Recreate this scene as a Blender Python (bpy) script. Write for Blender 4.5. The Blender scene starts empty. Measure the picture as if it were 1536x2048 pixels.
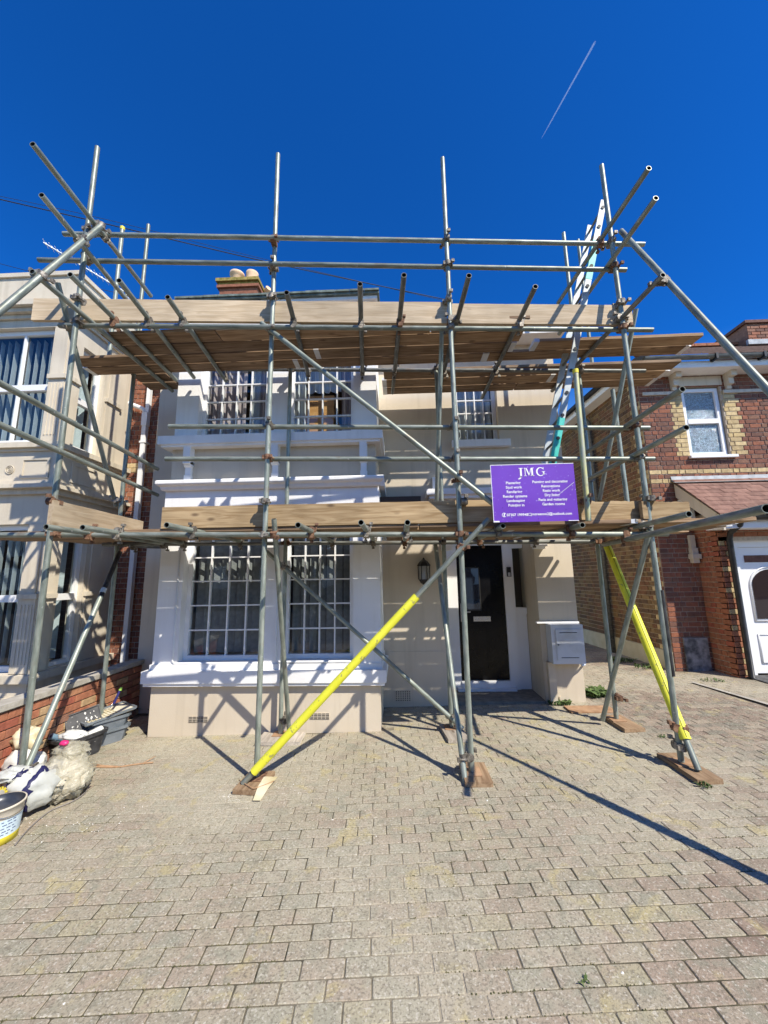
import bpy, math, random
from mathutils import Vector, Matrix, noise
random.seed(7)
sc = bpy.context.scene
COL = sc.collection
# ------------------------------------------------------------------ camera
FPX, CX, CY, EYE = 769.0, 768.0, 1024.0, 1.7
RW = ((0.99913574, -0.02184697, -0.03536225),
      (0.03845967, 0.163161, 0.98584955),
      (-0.01576808, -0.98635754, 0.16386022))      # world axes seen by the camera (x right, y down, z forward)
cd = bpy.data.cameras.new('camera'); cam = bpy.data.objects.new('camera', cd); COL.objects.link(cam)
cd.sensor_fit = 'HORIZONTAL'; cd.sensor_width = 36; cd.lens = 36 * FPX / 1536
cd.clip_start = 0.05; cd.clip_end = 40000
mw = Matrix.Identity(4)
for i in range(3):
    mw[i][0] = RW[i][0]; mw[i][1] = -RW[i][1]; mw[i][2] = -RW[i][2]
mw.translation = (0, 0, EYE)
cam.matrix_world = mw
sc.camera = cam
# ------------------------------------------------------------------ light
w = bpy.data.worlds.new('World'); sc.world = w; w.use_nodes = True
wn = w.node_tree; wn.nodes.clear()
sky = wn.nodes.new('ShaderNodeTexSky'); sky.sky_type = 'NISHITA'; sky.sun_disc = False
SUN = Vector((1, -1, 1.47)).normalized()
sky.sun_elevation = math.asin(SUN.z); sky.sun_rotation = math.radians(135)
sky.altitude = 1500; sky.air_density = 1.0; sky.dust_density = 0.0; sky.ozone_density = 4.0
mul = wn.nodes.new('ShaderNodeMixRGB'); mul.blend_type = 'MULTIPLY'; mul.inputs[0].default_value = 1
tcw = wn.nodes.new('ShaderNodeTexCoord'); sxyz = wn.nodes.new('ShaderNodeSeparateXYZ'); wn.links.new(tcw.outputs['Generated'], sxyz.inputs[0])
rmp = wn.nodes.new('ShaderNodeValToRGB'); rmp.color_ramp.elements[0].position = 0.0; rmp.color_ramp.elements[0].color = (1.4, 1.42, 1.36, 1)
rmp.color_ramp.elements[1].position = 0.44; rmp.color_ramp.elements[1].color = (0.035, 0.335, 0.735, 1)
e_ = rmp.color_ramp.elements.new(0.20); e_.color = (0.78, 0.98, 1.06, 1)
wn.links.new(sxyz.outputs[2], rmp.inputs[0]); wn.links.new(rmp.outputs[0], mul.inputs[2])
bg = wn.nodes.new('ShaderNodeBackground'); bg.inputs[1].default_value = 0.19
wo = wn.nodes.new('ShaderNodeOutputWorld')
wn.links.new(sky.outputs[0], mul.inputs[1]); wn.links.new(mul.outputs[0], bg.inputs[0]); wn.links.new(bg.outputs[0], wo.inputs[0])
sl = bpy.data.lights.new('sun', 'SUN'); sl.energy = 4.5; sl.angle = math.radians(0.5); sl.color = (1.0, 0.935, 0.82)
so = bpy.data.objects.new('sun', sl); COL.objects.link(so)
so.rotation_euler = (-SUN).to_track_quat('-Z', 'Y').to_euler(); so.location = (6, -6, 12)
sc.view_settings.view_transform = 'Standard'; sc.view_settings.look = 'None'
sc.view_settings.gamma = 1; sc.view_settings.use_curve_mapping = False
sc.view_settings.exposure = 0.56
sc.render.engine = 'CYCLES'
sc.cycles.max_bounces = 6; sc.cycles.transparent_max_bounces = 12

# ------------------------------------------------------------------ measuring the place
def ray(px, py):
    c = (px - CX, py - CY, FPX)
    return Vector([sum(RW[i][k] * c[k] for k in range(3)) for i in range(3)])
def at(px, py, Y):                                   # point of the place seen at px,py whose depth is Y
    d = ray(px, py); t = Y / d.y
    return Vector((d.x * t, Y, EYE + d.z * t))
def atz(px, py, z):
    d = ray(px, py); t = (z - EYE) / d.z
    return Vector((d.x * t, d.y * t, z))
def atx(px, py, X):
    d = ray(px, py); t = X / d.x
    return Vector((X, d.y * t, EYE + d.z * t))
def gz(x): return 0.02 * (max(-6, min(9, x)) + 0.5)   # the drive rises a little to the right
def gp(px, py, h=0.0):
    z = 0.0
    for _ in range(6):
        p = atz(px, py, z); z = gz(p.x) + h
    return atz(px, py, z)

# ------------------------------------------------------------------ materials
def mat(name, c1, c2=None, scale=6.0, rough=0.7, metal=0.0, bump=0.0, bscale=None, coords='world',
        stretch=(1, 1, 1), detail=5, spread=(0.35, 0.65), rnd=0.0, speck=None, spec=0.4, alpha=1.0, big=None, streak=0.0):
    m = bpy.data.materials.new(name); m.use_nodes = True
    nt = m.node_tree; N = nt.nodes; L = nt.links
    b = N['Principled BSDF']; b.inputs['Roughness'].default_value = rough; b.inputs['Metallic'].default_value = metal
    b.inputs['Specular IOR Level'].default_value = spec; b.inputs['Alpha'].default_value = alpha
    c2 = c2 or c1
    if coords == 'world':
        g = N.new('ShaderNodeNewGeometry'); src = g.outputs['Position']
    else:
        g = N.new('ShaderNodeTexCoord'); src = g.outputs['Object']
    mp = N.new('ShaderNodeMapping'); mp.inputs['Scale'].default_value = stretch
    if coords == 'object':
        oi = N.new('ShaderNodeObjectInfo'); mm = N.new('ShaderNodeMath'); mm.operation = 'MULTIPLY'; mm.inputs[1].default_value = 37.0
        L.new(oi.outputs['Random'], mm.inputs[0]); L.new(mm.outputs[0], mp.inputs['Location'])
    L.new(src, mp.inputs['Vector'])
    no = N.new('ShaderNodeTexNoise'); no.inputs['Scale'].default_value = scale; no.inputs['Detail'].default_value = detail
    L.new(mp.outputs[0], no.inputs['Vector'])
    cr = N.new('ShaderNodeValToRGB'); cr.color_ramp.elements[0].position = spread[0]; cr.color_ramp.elements[1].position = spread[1]
    cr.color_ramp.elements[0].color = (*c1, 1); cr.color_ramp.elements[1].color = (*c2, 1)
    L.new(no.outputs['Fac'], cr.inputs[0]); col = cr.outputs[0]
    if big:                                           # broad stains: (colour, scale, lo, hi)
        n2 = N.new('ShaderNodeTexNoise'); n2.inputs['Scale'].default_value = big[1]; n2.inputs['Detail'].default_value = 4
        L.new(src, n2.inputs['Vector'])
        r2 = N.new('ShaderNodeMapRange'); r2.inputs[1].default_value = big[2]; r2.inputs[2].default_value = big[3]
        L.new(n2.outputs['Fac'], r2.inputs[0])
        mx = N.new('ShaderNodeMixRGB'); mx.inputs[2].default_value = (*big[0], 1)
        L.new(r2.outputs[0], mx.inputs[0]); L.new(col, mx.inputs[1]); col = mx.outputs[0]
    if speck:                                         # (colour, scale, threshold)
        n3 = N.new('ShaderNodeTexNoise'); n3.inputs['Scale'].default_value = speck[1]; n3.inputs['Detail'].default_value = 2
        L.new(src, n3.inputs['Vector'])
        r3 = N.new('ShaderNodeMapRange'); r3.inputs[1].default_value = speck[2]; r3.inputs[2].default_value = speck[2] + 0.05
        L.new(n3.outputs['Fac'], r3.inputs[0])
        mx = N.new('ShaderNodeMixRGB'); mx.inputs[2].default_value = (*speck[0], 1)
        L.new(r3.outputs[0], mx.inputs[0]); L.new(col, mx.inputs[1]); col = mx.outputs[0]
    if streak:
        mp9 = N.new('ShaderNodeMapping'); mp9.inputs['Scale'].default_value = (11, 11, 0.7); L.new(src, mp9.inputs['Vector'])
        n9 = N.new('ShaderNodeTexNoise'); n9.inputs['Scale'].default_value = 1.0; n9.inputs['Detail'].default_value = 6; L.new(mp9.outputs[0], n9.inputs['Vector'])
        r9 = N.new('ShaderNodeMapRange'); r9.inputs[1].default_value = 0.52; r9.inputs[2].default_value = 0.78; r9.inputs[4].default_value = streak; L.new(n9.outputs['Fac'], r9.inputs[0])
        mx = N.new('ShaderNodeMixRGB'); mx.inputs[2].default_value = (c1[0] * 0.62, c1[1] * 0.60, c1[2] * 0.56, 1); L.new(r9.outputs[0], mx.inputs[0]); L.new(col, mx.inputs[1]); col = mx.outputs[0]
    if rnd:
        oi2 = N.new('ShaderNodeObjectInfo'); r4 = N.new('ShaderNodeMapRange')
        r4.inputs[3].default_value = 1 - rnd; r4.inputs[4].default_value = 1 + rnd
        L.new(oi2.outputs['Random'], r4.inputs[0])
        hs = N.new('ShaderNodeHueSaturation'); L.new(r4.outputs[0], hs.inputs['Value']); L.new(col, hs.inputs['Color']); col = hs.outputs[0]
    L.new(col, b.inputs['Base Color'])
    if bump:
        nb = N.new('ShaderNodeTexNoise'); nb.inputs['Scale'].default_value = bscale or scale * 4; nb.inputs['Detail'].default_value = 4
        L.new(mp.outputs[0], nb.inputs['Vector'])
        bp = N.new('ShaderNodeBump'); bp.inputs['Strength'].default_value = bump; bp.inputs['Distance'].default_value = 0.01
        L.new(nb.outputs['Fac'], bp.inputs['Height']); L.new(bp.outputs[0], b.inputs['Normal'])
    return m

def glass_mat(name, tint=(0.9, 0.95, 0.95), gain=1.6, pattern=False, body=None):
    m = bpy.data.materials.new(name); m.use_nodes = True
    nt = m.node_tree; N = nt.nodes; L = nt.links; N.clear()
    o = N.new('ShaderNodeOutputMaterial'); mx = N.new('ShaderNodeMixShader'); gl = N.new('ShaderNodeBsdfGlossy')
    gl.inputs['Roughness'].default_value = 0.02; gl.inputs['Color'].default_value = (1, 1, 1, 1)
    fr = N.new('ShaderNodeLayerWeight'); fr.inputs[0].default_value = 0.5
    pw = N.new('ShaderNodeMath'); pw.operation = 'POWER'; pw.inputs[1].default_value = 4.0; L.new(fr.outputs['Facing'], pw.inputs[0])
    ad = N.new('ShaderNodeMath'); ad.operation = 'MULTIPLY_ADD'; ad.inputs[1].default_value = 0.9; ad.inputs[2].default_value = 0.045; L.new(pw.outputs[0], ad.inputs[0])
    mt = N.new('ShaderNodeMath'); mt.operation = 'MULTIPLY'; mt.inputs[1].default_value = gain; mt.use_clamp = True
    L.new(ad.outputs[0], mt.inputs[0]); L.new(mt.outputs[0], mx.inputs[0])
    if body:
        tr = N.new('ShaderNodeBsdfDiffuse'); tr.inputs[0].default_value = (*body, 1)
    else:
        tr = N.new('ShaderNodeBsdfTransparent'); tr.inputs[0].default_value = (*tint, 1)
    L.new(tr.outputs[0], mx.inputs[1]); L.new(gl.outputs[0], mx.inputs[2]); L.new(mx.outputs[0], o.inputs[0])
    g = N.new('ShaderNodeNewGeometry'); nz = N.new('ShaderNodeTexNoise'); bp = N.new('ShaderNodeBump')
    nz.inputs['Scale'].default_value = 34 if pattern else 2.5
    if pattern: nz.inputs['Distortion'].default_value = 2.0; gl.inputs['Roughness'].default_value = 0.12
    bp.inputs['Strength'].default_value = 0.9 if pattern else 0.12; bp.inputs['Distance'].default_value = 0.02
    L.new(g.outputs['Position'], nz.inputs['Vector']); L.new(nz.outputs['Fac'], bp.inputs['Height'])
    L.new(bp.outputs[0], gl.inputs['Normal'])
    if pattern and body:
        cr = N.new('ShaderNodeValToRGB'); cr.color_ramp.elements[0].position = 0.42; cr.color_ramp.elements[0].color = (*[c * 0.5 for c in body], 1)
        cr.color_ramp.elements[1].position = 0.62; cr.color_ramp.elements[1].color = (*[min(1, c * 2.2) for c in body], 1)
        L.new(nz.outputs['Fac'], cr.inputs[0]); L.new(cr.outputs[0], tr.inputs[0])
    return m

def tube_mat(name, c1, c2, metal=0.55, rough=0.5, rnd=0.18):
    return mat(name, c1, c2, scale=9, rough=rough, metal=metal, bump=0.06, bscale=30, coords='object', stretch=(0.8, 4, 4), rnd=rnd,
               speck=((0.42, 0.42, 0.38), 30, 0.70), big=((0.20, 0.115, 0.065), 3.5, 0.60, 0.80))
M = {}
M['galv'] = tube_mat('galvanised_steel', (0.165, 0.19, 0.16), (0.31, 0.335, 0.285), metal=0.3, rough=0.45)
M['galv_dark'] = tube_mat('weathered_steel', (0.10, 0.105, 0.095), (0.20, 0.205, 0.185), metal=0.25)
M['galv_yellow'] = tube_mat('yellow_stained_steel', (0.36, 0.38, 0.33), (0.55, 0.53, 0.22), metal=0.3)
M['galv_black'] = mat('black_painted_steel', (0.015, 0.015, 0.017), (0.05, 0.05, 0.05), scale=12, rough=0.35)
M['bore'] = mat('dark_tube_bore', (0.03, 0.028, 0.025), rough=0.9)
M['coupler'] = mat('coupler_steel', (0.09, 0.075, 0.06), (0.33, 0.30, 0.25), scale=35, rough=0.55, metal=0.4, bump=0.4, coords='object', rnd=0.35)
M['coupler_rust'] = mat('rusty_coupler', (0.10, 0.045, 0.025), (0.26, 0.15, 0.09), scale=30, rough=0.8, metal=0.1, bump=0.4, coords='object', rnd=0.3)
def wood(name, c1, c2, knot=(0.10, 0.06, 0.035), rough=0.85):
    m = bpy.data.materials.new(name); m.use_nodes = True
    nt = m.node_tree; N = nt.nodes; L = nt.links; b = N['Principled BSDF']
    b.inputs['Roughness'].default_value = rough; b.inputs['Specular IOR Level'].default_value = 0.25
    tc = N.new('ShaderNodeTexCoord'); oi = N.new('ShaderNodeObjectInfo'); mm = N.new('ShaderNodeMath'); mm.operation = 'MULTIPLY'; mm.inputs[1].default_value = 53
    L.new(oi.outputs['Random'], mm.inputs[0])
    mp = N.new('ShaderNodeMapping'); mp.inputs['Scale'].default_value = (1.3, 16, 16)
    L.new(mm.outputs[0], mp.inputs['Location']); L.new(tc.outputs['Object'], mp.inputs['Vector'])
    n1 = N.new('ShaderNodeTexNoise'); n1.inputs['Scale'].default_value = 1.6; n1.inputs['Detail'].default_value = 7; n1.inputs['Distortion'].default_value = 1.2
    L.new(mp.outputs[0], n1.inputs['Vector'])
    cr = N.new('ShaderNodeValToRGB'); cr.color_ramp.elements[0].position = 0.36; cr.color_ramp.elements[1].position = 0.62
    cr.color_ramp.elements[0].color = (*c1, 1); cr.color_ramp.elements[1].color = (*c2, 1); L.new(n1.outputs['Fac'], cr.inputs[0])
    mp2 = N.new('ShaderNodeMapping'); mp2.inputs['Scale'].default_value = (3.0, 7, 7); L.new(tc.outputs['Object'], mp2.inputs['Vector']); L.new(mm.outputs[0], mp2.inputs['Location'])
    vo = N.new('ShaderNodeTexVoronoi'); vo.inputs['Scale'].default_value = 1.0; L.new(mp2.outputs[0], vo.inputs['Vector'])
    r = N.new('ShaderNodeMapRange'); r.inputs[1].default_value = 0.05; r.inputs[2].default_value = 0.16; r.inputs[3].default_value = 0.75; r.inputs[4].default_value = 0
    L.new(vo.outputs['Distance'], r.inputs[0])
    mx = N.new('ShaderNodeMixRGB'); mx.inputs[2].default_value = (*knot, 1); L.new(r.outputs[0], mx.inputs[0]); L.new(cr.outputs[0], mx.inputs[1])
    n4 = N.new('ShaderNodeTexNoise'); n4.inputs['Scale'].default_value = 2.0; L.new(tc.outputs['Object'], n4.inputs['Vector'])
    r4 = N.new('ShaderNodeMapRange'); r4.inputs[1].default_value = 0.3; r4.inputs[2].default_value = 0.7; r4.inputs[3].default_value = 0.75; r4.inputs[4].default_value = 1.12; L.new(n4.outputs['Fac'], r4.inputs[0])
    r5 = N.new('ShaderNodeMapRange'); r5.inputs[3].default_value = 0.84; r5.inputs[4].default_value = 1.12; L.new(oi.outputs['Random'], r5.inputs[0])
    m2 = N.new('ShaderNodeMath'); m2.operation = 'MULTIPLY'; L.new(r4.outputs[0], m2.inputs[0]); L.new(r5.outputs[0], m2.inputs[1])
    hs = N.new('ShaderNodeHueSaturation'); L.new(m2.outputs[0], hs.inputs['Value']); L.new(mx.outputs[0], hs.inputs['Color']); L.new(hs.outputs[0], b.inputs['Base Color'])
    bp = N.new('ShaderNodeBump'); bp.inputs['Strength'].default_value = 0.5; bp.inputs['Distance'].default_value = 0.006
    L.new(n1.outputs['Fac'], bp.inputs['Height']); L.new(bp.outputs[0], b.inputs['Normal'])
    return m
M['board'] = wood('weathered_board', (0.185, 0.115, 0.065), (0.33, 0.225, 0.135))
M['board_b'] = wood('old_grey_board', (0.17, 0.105, 0.06), (0.29, 0.20, 0.125))
M['board_c'] = wood('newer_board', (0.25, 0.155, 0.085), (0.40, 0.275, 0.165))
M['toe'] = wood('sunbleached_board', (0.44, 0.335, 0.215), (0.56, 0.445, 0.305), knot=(0.24, 0.16, 0.09))
M['toe2'] = wood('cracked_board', (0.30, 0.20, 0.10), (0.47, 0.34, 0.19))
M['soleb'] = wood('sole_board_timber', (0.27, 0.17, 0.095), (0.42, 0.29, 0.175))
M['soleg'] = wood('dusty_sole_board', (0.36, 0.31, 0.25), (0.52, 0.46, 0.38))
M['tapeend'] = mat('metal_end_band', (0.55, 0.56, 0.56), (0.7, 0.7, 0.7), rough=0.5, metal=0.3)
M['foam'] = mat('yellow_foam', (0.72, 0.70, 0.035), (0.80, 0.78, 0.06), scale=5, rough=0.55, spec=0.5, speck=((0.42, 0.40, 0.10), 22, 0.64), coords='object')
M['slit'] = mat('dark_slit', (0.10, 0.10, 0.01), rough=0.8)
M['yellow'] = mat('yellow_plastic', (0.75, 0.62, 0.05), rough=0.5)
M['cream'] = mat('cream_render', (0.59, 0.51, 0.39), (0.63, 0.55, 0.43), streak=0.35, scale=1.6, rough=0.9, bump=0.12, bscale=90, big=((0.53, 0.45, 0.34), 0.7, 0.5, 0.75))
M['white'] = mat('white_masonry_paint', (0.80, 0.795, 0.78), (0.84, 0.835, 0.82), streak=0.22, scale=2, rough=0.75, bump=0.12, bscale=50, big=((0.70, 0.69, 0.67), 1.3, 0.55, 0.8))
M['upvc'] = mat('white_upvc', (0.82, 0.82, 0.81), rough=0.35, spec=0.5)
M['ncream'] = mat('neighbour_cream_paint', (0.60, 0.53, 0.41), (0.66, 0.59, 0.47), streak=0.6, scale=1.8, rough=0.85, bump=0.15, bscale=45, big=((0.52, 0.46, 0.37), 1.1, 0.5, 0.75))
M['glass'] = glass_mat('window_glass')
M['obscure'] = glass_mat('obscure_glass', gain=3.2, pattern=True, body=(0.10, 0.16, 0.20))
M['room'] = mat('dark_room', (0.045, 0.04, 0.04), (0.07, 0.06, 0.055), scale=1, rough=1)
M['blind'] = mat('grey_blind_fabric', (0.20, 0.20, 0.195), (0.26, 0.26, 0.25), scale=20, rough=0.9, rnd=0.12)
M['nblind'] = mat('pale_blind_fabric', (0.50, 0.56, 0.58), (0.58, 0.64, 0.66), scale=20, rough=0.9, rnd=0.08)
M['curtain'] = mat('mauve_curtain', (0.34, 0.27, 0.27), (0.50, 0.43, 0.43), scale=9, stretch=(9, 1, 0.3), rough=0.95)
M['orange'] = mat('varnished_wood', (0.55, 0.27, 0.09), (0.66, 0.36, 0.14), scale=4, stretch=(1, 1, 8), rough=0.5)
M['black'] = mat('black_gloss_door', (0.005, 0.005, 0.006), (0.008, 0.008, 0.009), rough=0.15, spec=0.22)
M['blackm'] = mat('black_plastic', (0.012, 0.012, 0.013), (0.03, 0.03, 0.03), scale=10, rough=0.45)
M['chrome'] = mat('chrome', (0.6, 0.6, 0.6), rough=0.2, metal=1)
M['grey'] = mat('grey_meter_plastic', (0.52, 0.54, 0.57), (0.60, 0.62, 0.65), scale=3, rough=0.6, big=((0.42, 0.43, 0.42), 4, 0.55, 0.8))
M['lead'] = mat('lead_sheet', (0.30, 0.32, 0.33), (0.45, 0.47, 0.48), scale=7, rough=0.7, bump=0.3)
M['slate'] = mat('mossy_slate', (0.09, 0.115, 0.10), (0.20, 0.24, 0.21), scale=12, rough=0.9, bump=0.3)
M['tile'] = mat('brown_roof_tile', (0.085, 0.05, 0.038), (0.15, 0.09, 0.07), scale=14, rough=0.85, bump=0.3, rnd=0.15)
M['tile2'] = mat('red_brown_porch_tile', (0.17, 0.088, 0.066), (0.25, 0.14, 0.105), scale=10, rough=0.85, bump=0.3, rnd=0.15)
M['pot'] = mat('buff_clay_pot', (0.60, 0.40, 0.25), (0.70, 0.50, 0.33), scale=8, rough=0.85)
M['moss'] = mat('mossy_brick', (0.16, 0.14, 0.03), (0.36, 0.26, 0.08), scale=14, rough=0.95, bump=0.4)
M['mortar'] = mat('pale_mortar', (0.42, 0.35, 0.27), (0.54, 0.46, 0.36), scale=20, rough=0.95, bump=0.3)
M['mortar_y'] = mat('tan_mortar', (0.40, 0.31, 0.20), (0.50, 0.40, 0.28), scale=20, rough=0.95, bump=0.3)
M['stone'] = mat('coping_stone', (0.33, 0.30, 0.25), (0.46, 0.43, 0.37), scale=9, rough=0.95, bump=0.4)
M['patch'] = mat('cement_patch', (0.08, 0.085, 0.09), (0.35, 0.35, 0.35), scale=9, rough=0.95, bump=0.4)
def brickset(pref, cols):
    out = []
    for i, c in enumerate(cols):
        out.append(mat('%s_%d' % (pref, i), tuple(x * 0.80 for x in c), tuple(min(1, x * 1.16) for x in c), scale=16, rough=0.92, bump=0.45, bscale=55))
    return out
B_RED = brickset('red_brick', [(0.235, 0.092, 0.055), (0.27, 0.105, 0.06), (0.195, 0.083, 0.055), (0.155, 0.078, 0.056), (0.32, 0.13, 0.07), (0.22, 0.112, 0.072)])
B_ORG = brickset('orange_brick', [(0.36, 0.14, 0.075), (0.30, 0.12, 0.07), (0.40, 0.19, 0.10), (0.26, 0.13, 0.085), (0.42, 0.28, 0.15), (0.33, 0.10, 0.06)])
B_STK = brickset('stock_brick', [(0.20, 0.125, 0.055), (0.16, 0.095, 0.05), (0.24, 0.155, 0.07), (0.13, 0.08, 0.045), (0.20, 0.10, 0.05)])
B_YEL = brickset('yellow_brick', [(0.52, 0.39, 0.19), (0.46, 0.345, 0.18), (0.56, 0.43, 0.23)])
def paver_material(name, c):
    m = bpy.data.materials.new(name); m.use_nodes = True
    nt = m.node_tree; N = nt.nodes; L = nt.links; b = N['Principled BSDF']; b.inputs['Roughness'].default_value = 0.95; b.inputs['Specular IOR Level'].default_value = 0.2
    g = N.new('ShaderNodeNewGeometry'); P = g.outputs['Position']
    def nz(sc_, det=4, dist=0.0):
        n = N.new('ShaderNodeTexNoise'); n.inputs['Scale'].default_value = sc_; n.inputs['Detail'].default_value = det; n.inputs['Distortion'].default_value = dist; L.new(P, n.inputs['Vector']); return n.outputs['Fac']
    def rng(src, lo, hi, a=0.0, z=1.0):
        r = N.new('ShaderNodeMapRange'); r.inputs[1].default_value = lo; r.inputs[2].default_value = hi; r.inputs[3].default_value = a; r.inputs[4].default_value = z; L.new(src, r.inputs[0]); return r.outputs[0]
    def mix(fac, a, col, mode='MIX'):
        x = N.new('ShaderNodeMixRGB'); x.blend_type = mode; L.new(fac, x.inputs[0]); L.new(a, x.inputs[1]); x.inputs[2].default_value = (*col, 1); return x.outputs[0]
    rgb = N.new('ShaderNodeRGB'); rgb.outputs[0].default_value = (*c, 1); col = rgb.outputs[0]
    col = mix(rng(nz(8, 6, 0.9), 0.48, 0.66, 0, 0.6), col, (0.37, 0.285, 0.215))
    col = mix(rng(nz(11, 6, 0.8), 0.50, 0.66, 0, 0.6), col, (0.235, 0.235, 0.175))
    col = mix(rng(nz(0.75, 8, 0.3), 0.42, 0.62, 0, 0.72), col, (0.435, 0.395, 0.295))
    col = mix(rng(nz(3.3, 7, 1.2), 0.59, 0.66, 0, 0.6), col, (0.44, 0.37, 0.18))
    col = mix(rng(nz(2.3, 9, 2.0), 0.55, 0.70, 0, 0.35), col, (0.20, 0.175, 0.13))
    col = mix(rng(nz(38, 4, 0.5), 0.56, 0.70, 0, 0.5), col, (0.18, 0.155, 0.115))
    col = mix(rng(nz(95, 4), 0.50, 0.64, 0, 0.62), col, (0.15, 0.13, 0.095))
    col = mix(rng(nz(80, 4), 0.57, 0.66, 0, 0.6), col, (0.56, 0.52, 0.43))
    L.new(col, b.inputs['Base Color'])
    h = N.new('ShaderNodeMath'); h.operation = 'ADD'; L.new(nz(170, 3), h.inputs[0]); L.new(nz(24, 3), h.inputs[1])
    bp = N.new('ShaderNodeBump'); bp.inputs['Strength'].default_value = 0.45; bp.inputs['Distance'].default_value = 0.004; L.new(h.outputs[0], bp.inputs['Height']); L.new(bp.outputs[0], b.inputs['Normal'])
    return m
PAV = [paver_material('paver_%d' % i, c) for i, c in enumerate([(0.345, 0.303, 0.22), (0.36, 0.32, 0.23), (0.34, 0.283, 0.21), (0.325, 0.303, 0.225), (0.365, 0.325, 0.215), (0.375, 0.338, 0.25), (0.315, 0.25, 0.187), (0.225, 0.165, 0.125), (0.20, 0.175, 0.135)])]
M['sand'] = mat('jointing_sand', (0.035, 0.032, 0.018), (0.15, 0.125, 0.075), scale=14, rough=1, bump=0.6, bscale=90, big=((0.36, 0.315, 0.235), 0.75, 0.44, 0.60))
M['asphalt'] = mat('asphalt', (0.045, 0.045, 0.045), (0.07, 0.07, 0.068), scale=30, rough=0.95)
M['earth'] = mat('garden_gravel', (0.20, 0.18, 0.14), (0.30, 0.27, 0.22), scale=25, rough=1)
M['purple'] = mat('purple_sign_print', (0.135, 0.035, 0.41), (0.16, 0.05, 0.47), scale=3, rough=0.45, speck=((0.45, 0.36, 0.75), 55, 0.70))
M['signwhite'] = mat('white_print', (0.85, 0.84, 0.86), rough=0.6)
M['alu'] = mat('ladder_aluminium', (0.40, 0.44, 0.44), (0.52, 0.55, 0.55), scale=7, rough=0.55, metal=0.15)
M['teal'] = mat('teal_paint', (0.03, 0.50, 0.40), (0.10, 0.60, 0.50), scale=14, rough=0.45)
M['leaf'] = mat('weed_leaf', (0.055, 0.10, 0.025), (0.12, 0.17, 0.05), scale=12, rough=0.8)
M['mossg'] = mat('joint_moss', (0.07, 0.075, 0.03), (0.16, 0.14, 0.07), scale=30, rough=1)
M['crumb'] = mat('plaster_crumbs', (0.66, 0.64, 0.58), (0.75, 0.73, 0.68), scale=10, rough=1)
M['bagclear'] = mat('dusty_rubble_sack', (0.50, 0.46, 0.33), (0.66, 0.62, 0.48), alpha=0.45, scale=9, rough=0.25, bump=1.0, bscale=22, spec=0.5, stretch=(1, 1, 3))
M['rubble'] = mat('plaster_rubble', (0.40, 0.35, 0.25), (0.68, 0.63, 0.50), scale=22, rough=1, bump=0.8)
M['bagwhite'] = mat('white_plastic_bag', (0.52, 0.53, 0.50), (0.68, 0.68, 0.63), scale=4, rough=0.4, bump=0.4, bscale=10)
M['bagyel'] = mat('yellowed_plastic_bag', (0.52, 0.44, 0.24), (0.66, 0.60, 0.44), scale=7, rough=0.5, bump=0.4, bscale=14)
M['navy'] = mat('navy_print', (0.02, 0.02, 0.12), (0.04, 0.04, 0.18), scale=10, rough=0.5)
M['rubber'] = mat('black_rubber_tub', (0.018, 0.018, 0.02), (0.05, 0.05, 0.052), scale=14, rough=0.55, speck=((0.6, 0.58, 0.52), 50, 0.70))
M['greytub'] = mat('grey_plastic_tub', (0.12, 0.14, 0.155), (0.19, 0.21, 0.23), scale=6, rough=0.5, speck=((0.55, 0.54, 0.5), 40, 0.70))
M['tray'] = mat('paint_caked_tray', (0.62, 0.58, 0.44), (0.74, 0.70, 0.56), scale=9, rough=0.6)
M['pink'] = mat('pink_plastic', (0.65, 0.03, 0.16), rough=0.4)
M['lime'] = mat('lime_grip', (0.35, 0.60, 0.10), rough=0.5)
M['bluehose'] = mat('blue_grey_roller', (0.16, 0.25, 0.32), rough=0.6)
M['cable'] = mat('grey_cable', (0.17, 0.15, 0.14), (0.25, 0.22, 0.2), rough=0.6)
M['wire'] = mat('overhead_wire', (0.02, 0.02, 0.022), rough=0.6)
M['splint'] = mat('split_timber', (0.30, 0.17, 0.09), (0.45, 0.28, 0.16), scale=10, rough=0.9)
M['labelblue'] = mat('pale_blue_label', (0.50, 0.62, 0.68), (0.62, 0.72, 0.76), scale=4, rough=0.5)
M['contrail'] = mat('vapour_trail', (0.85, 0.93, 1.0), rough=1, alpha=0.09)

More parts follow.
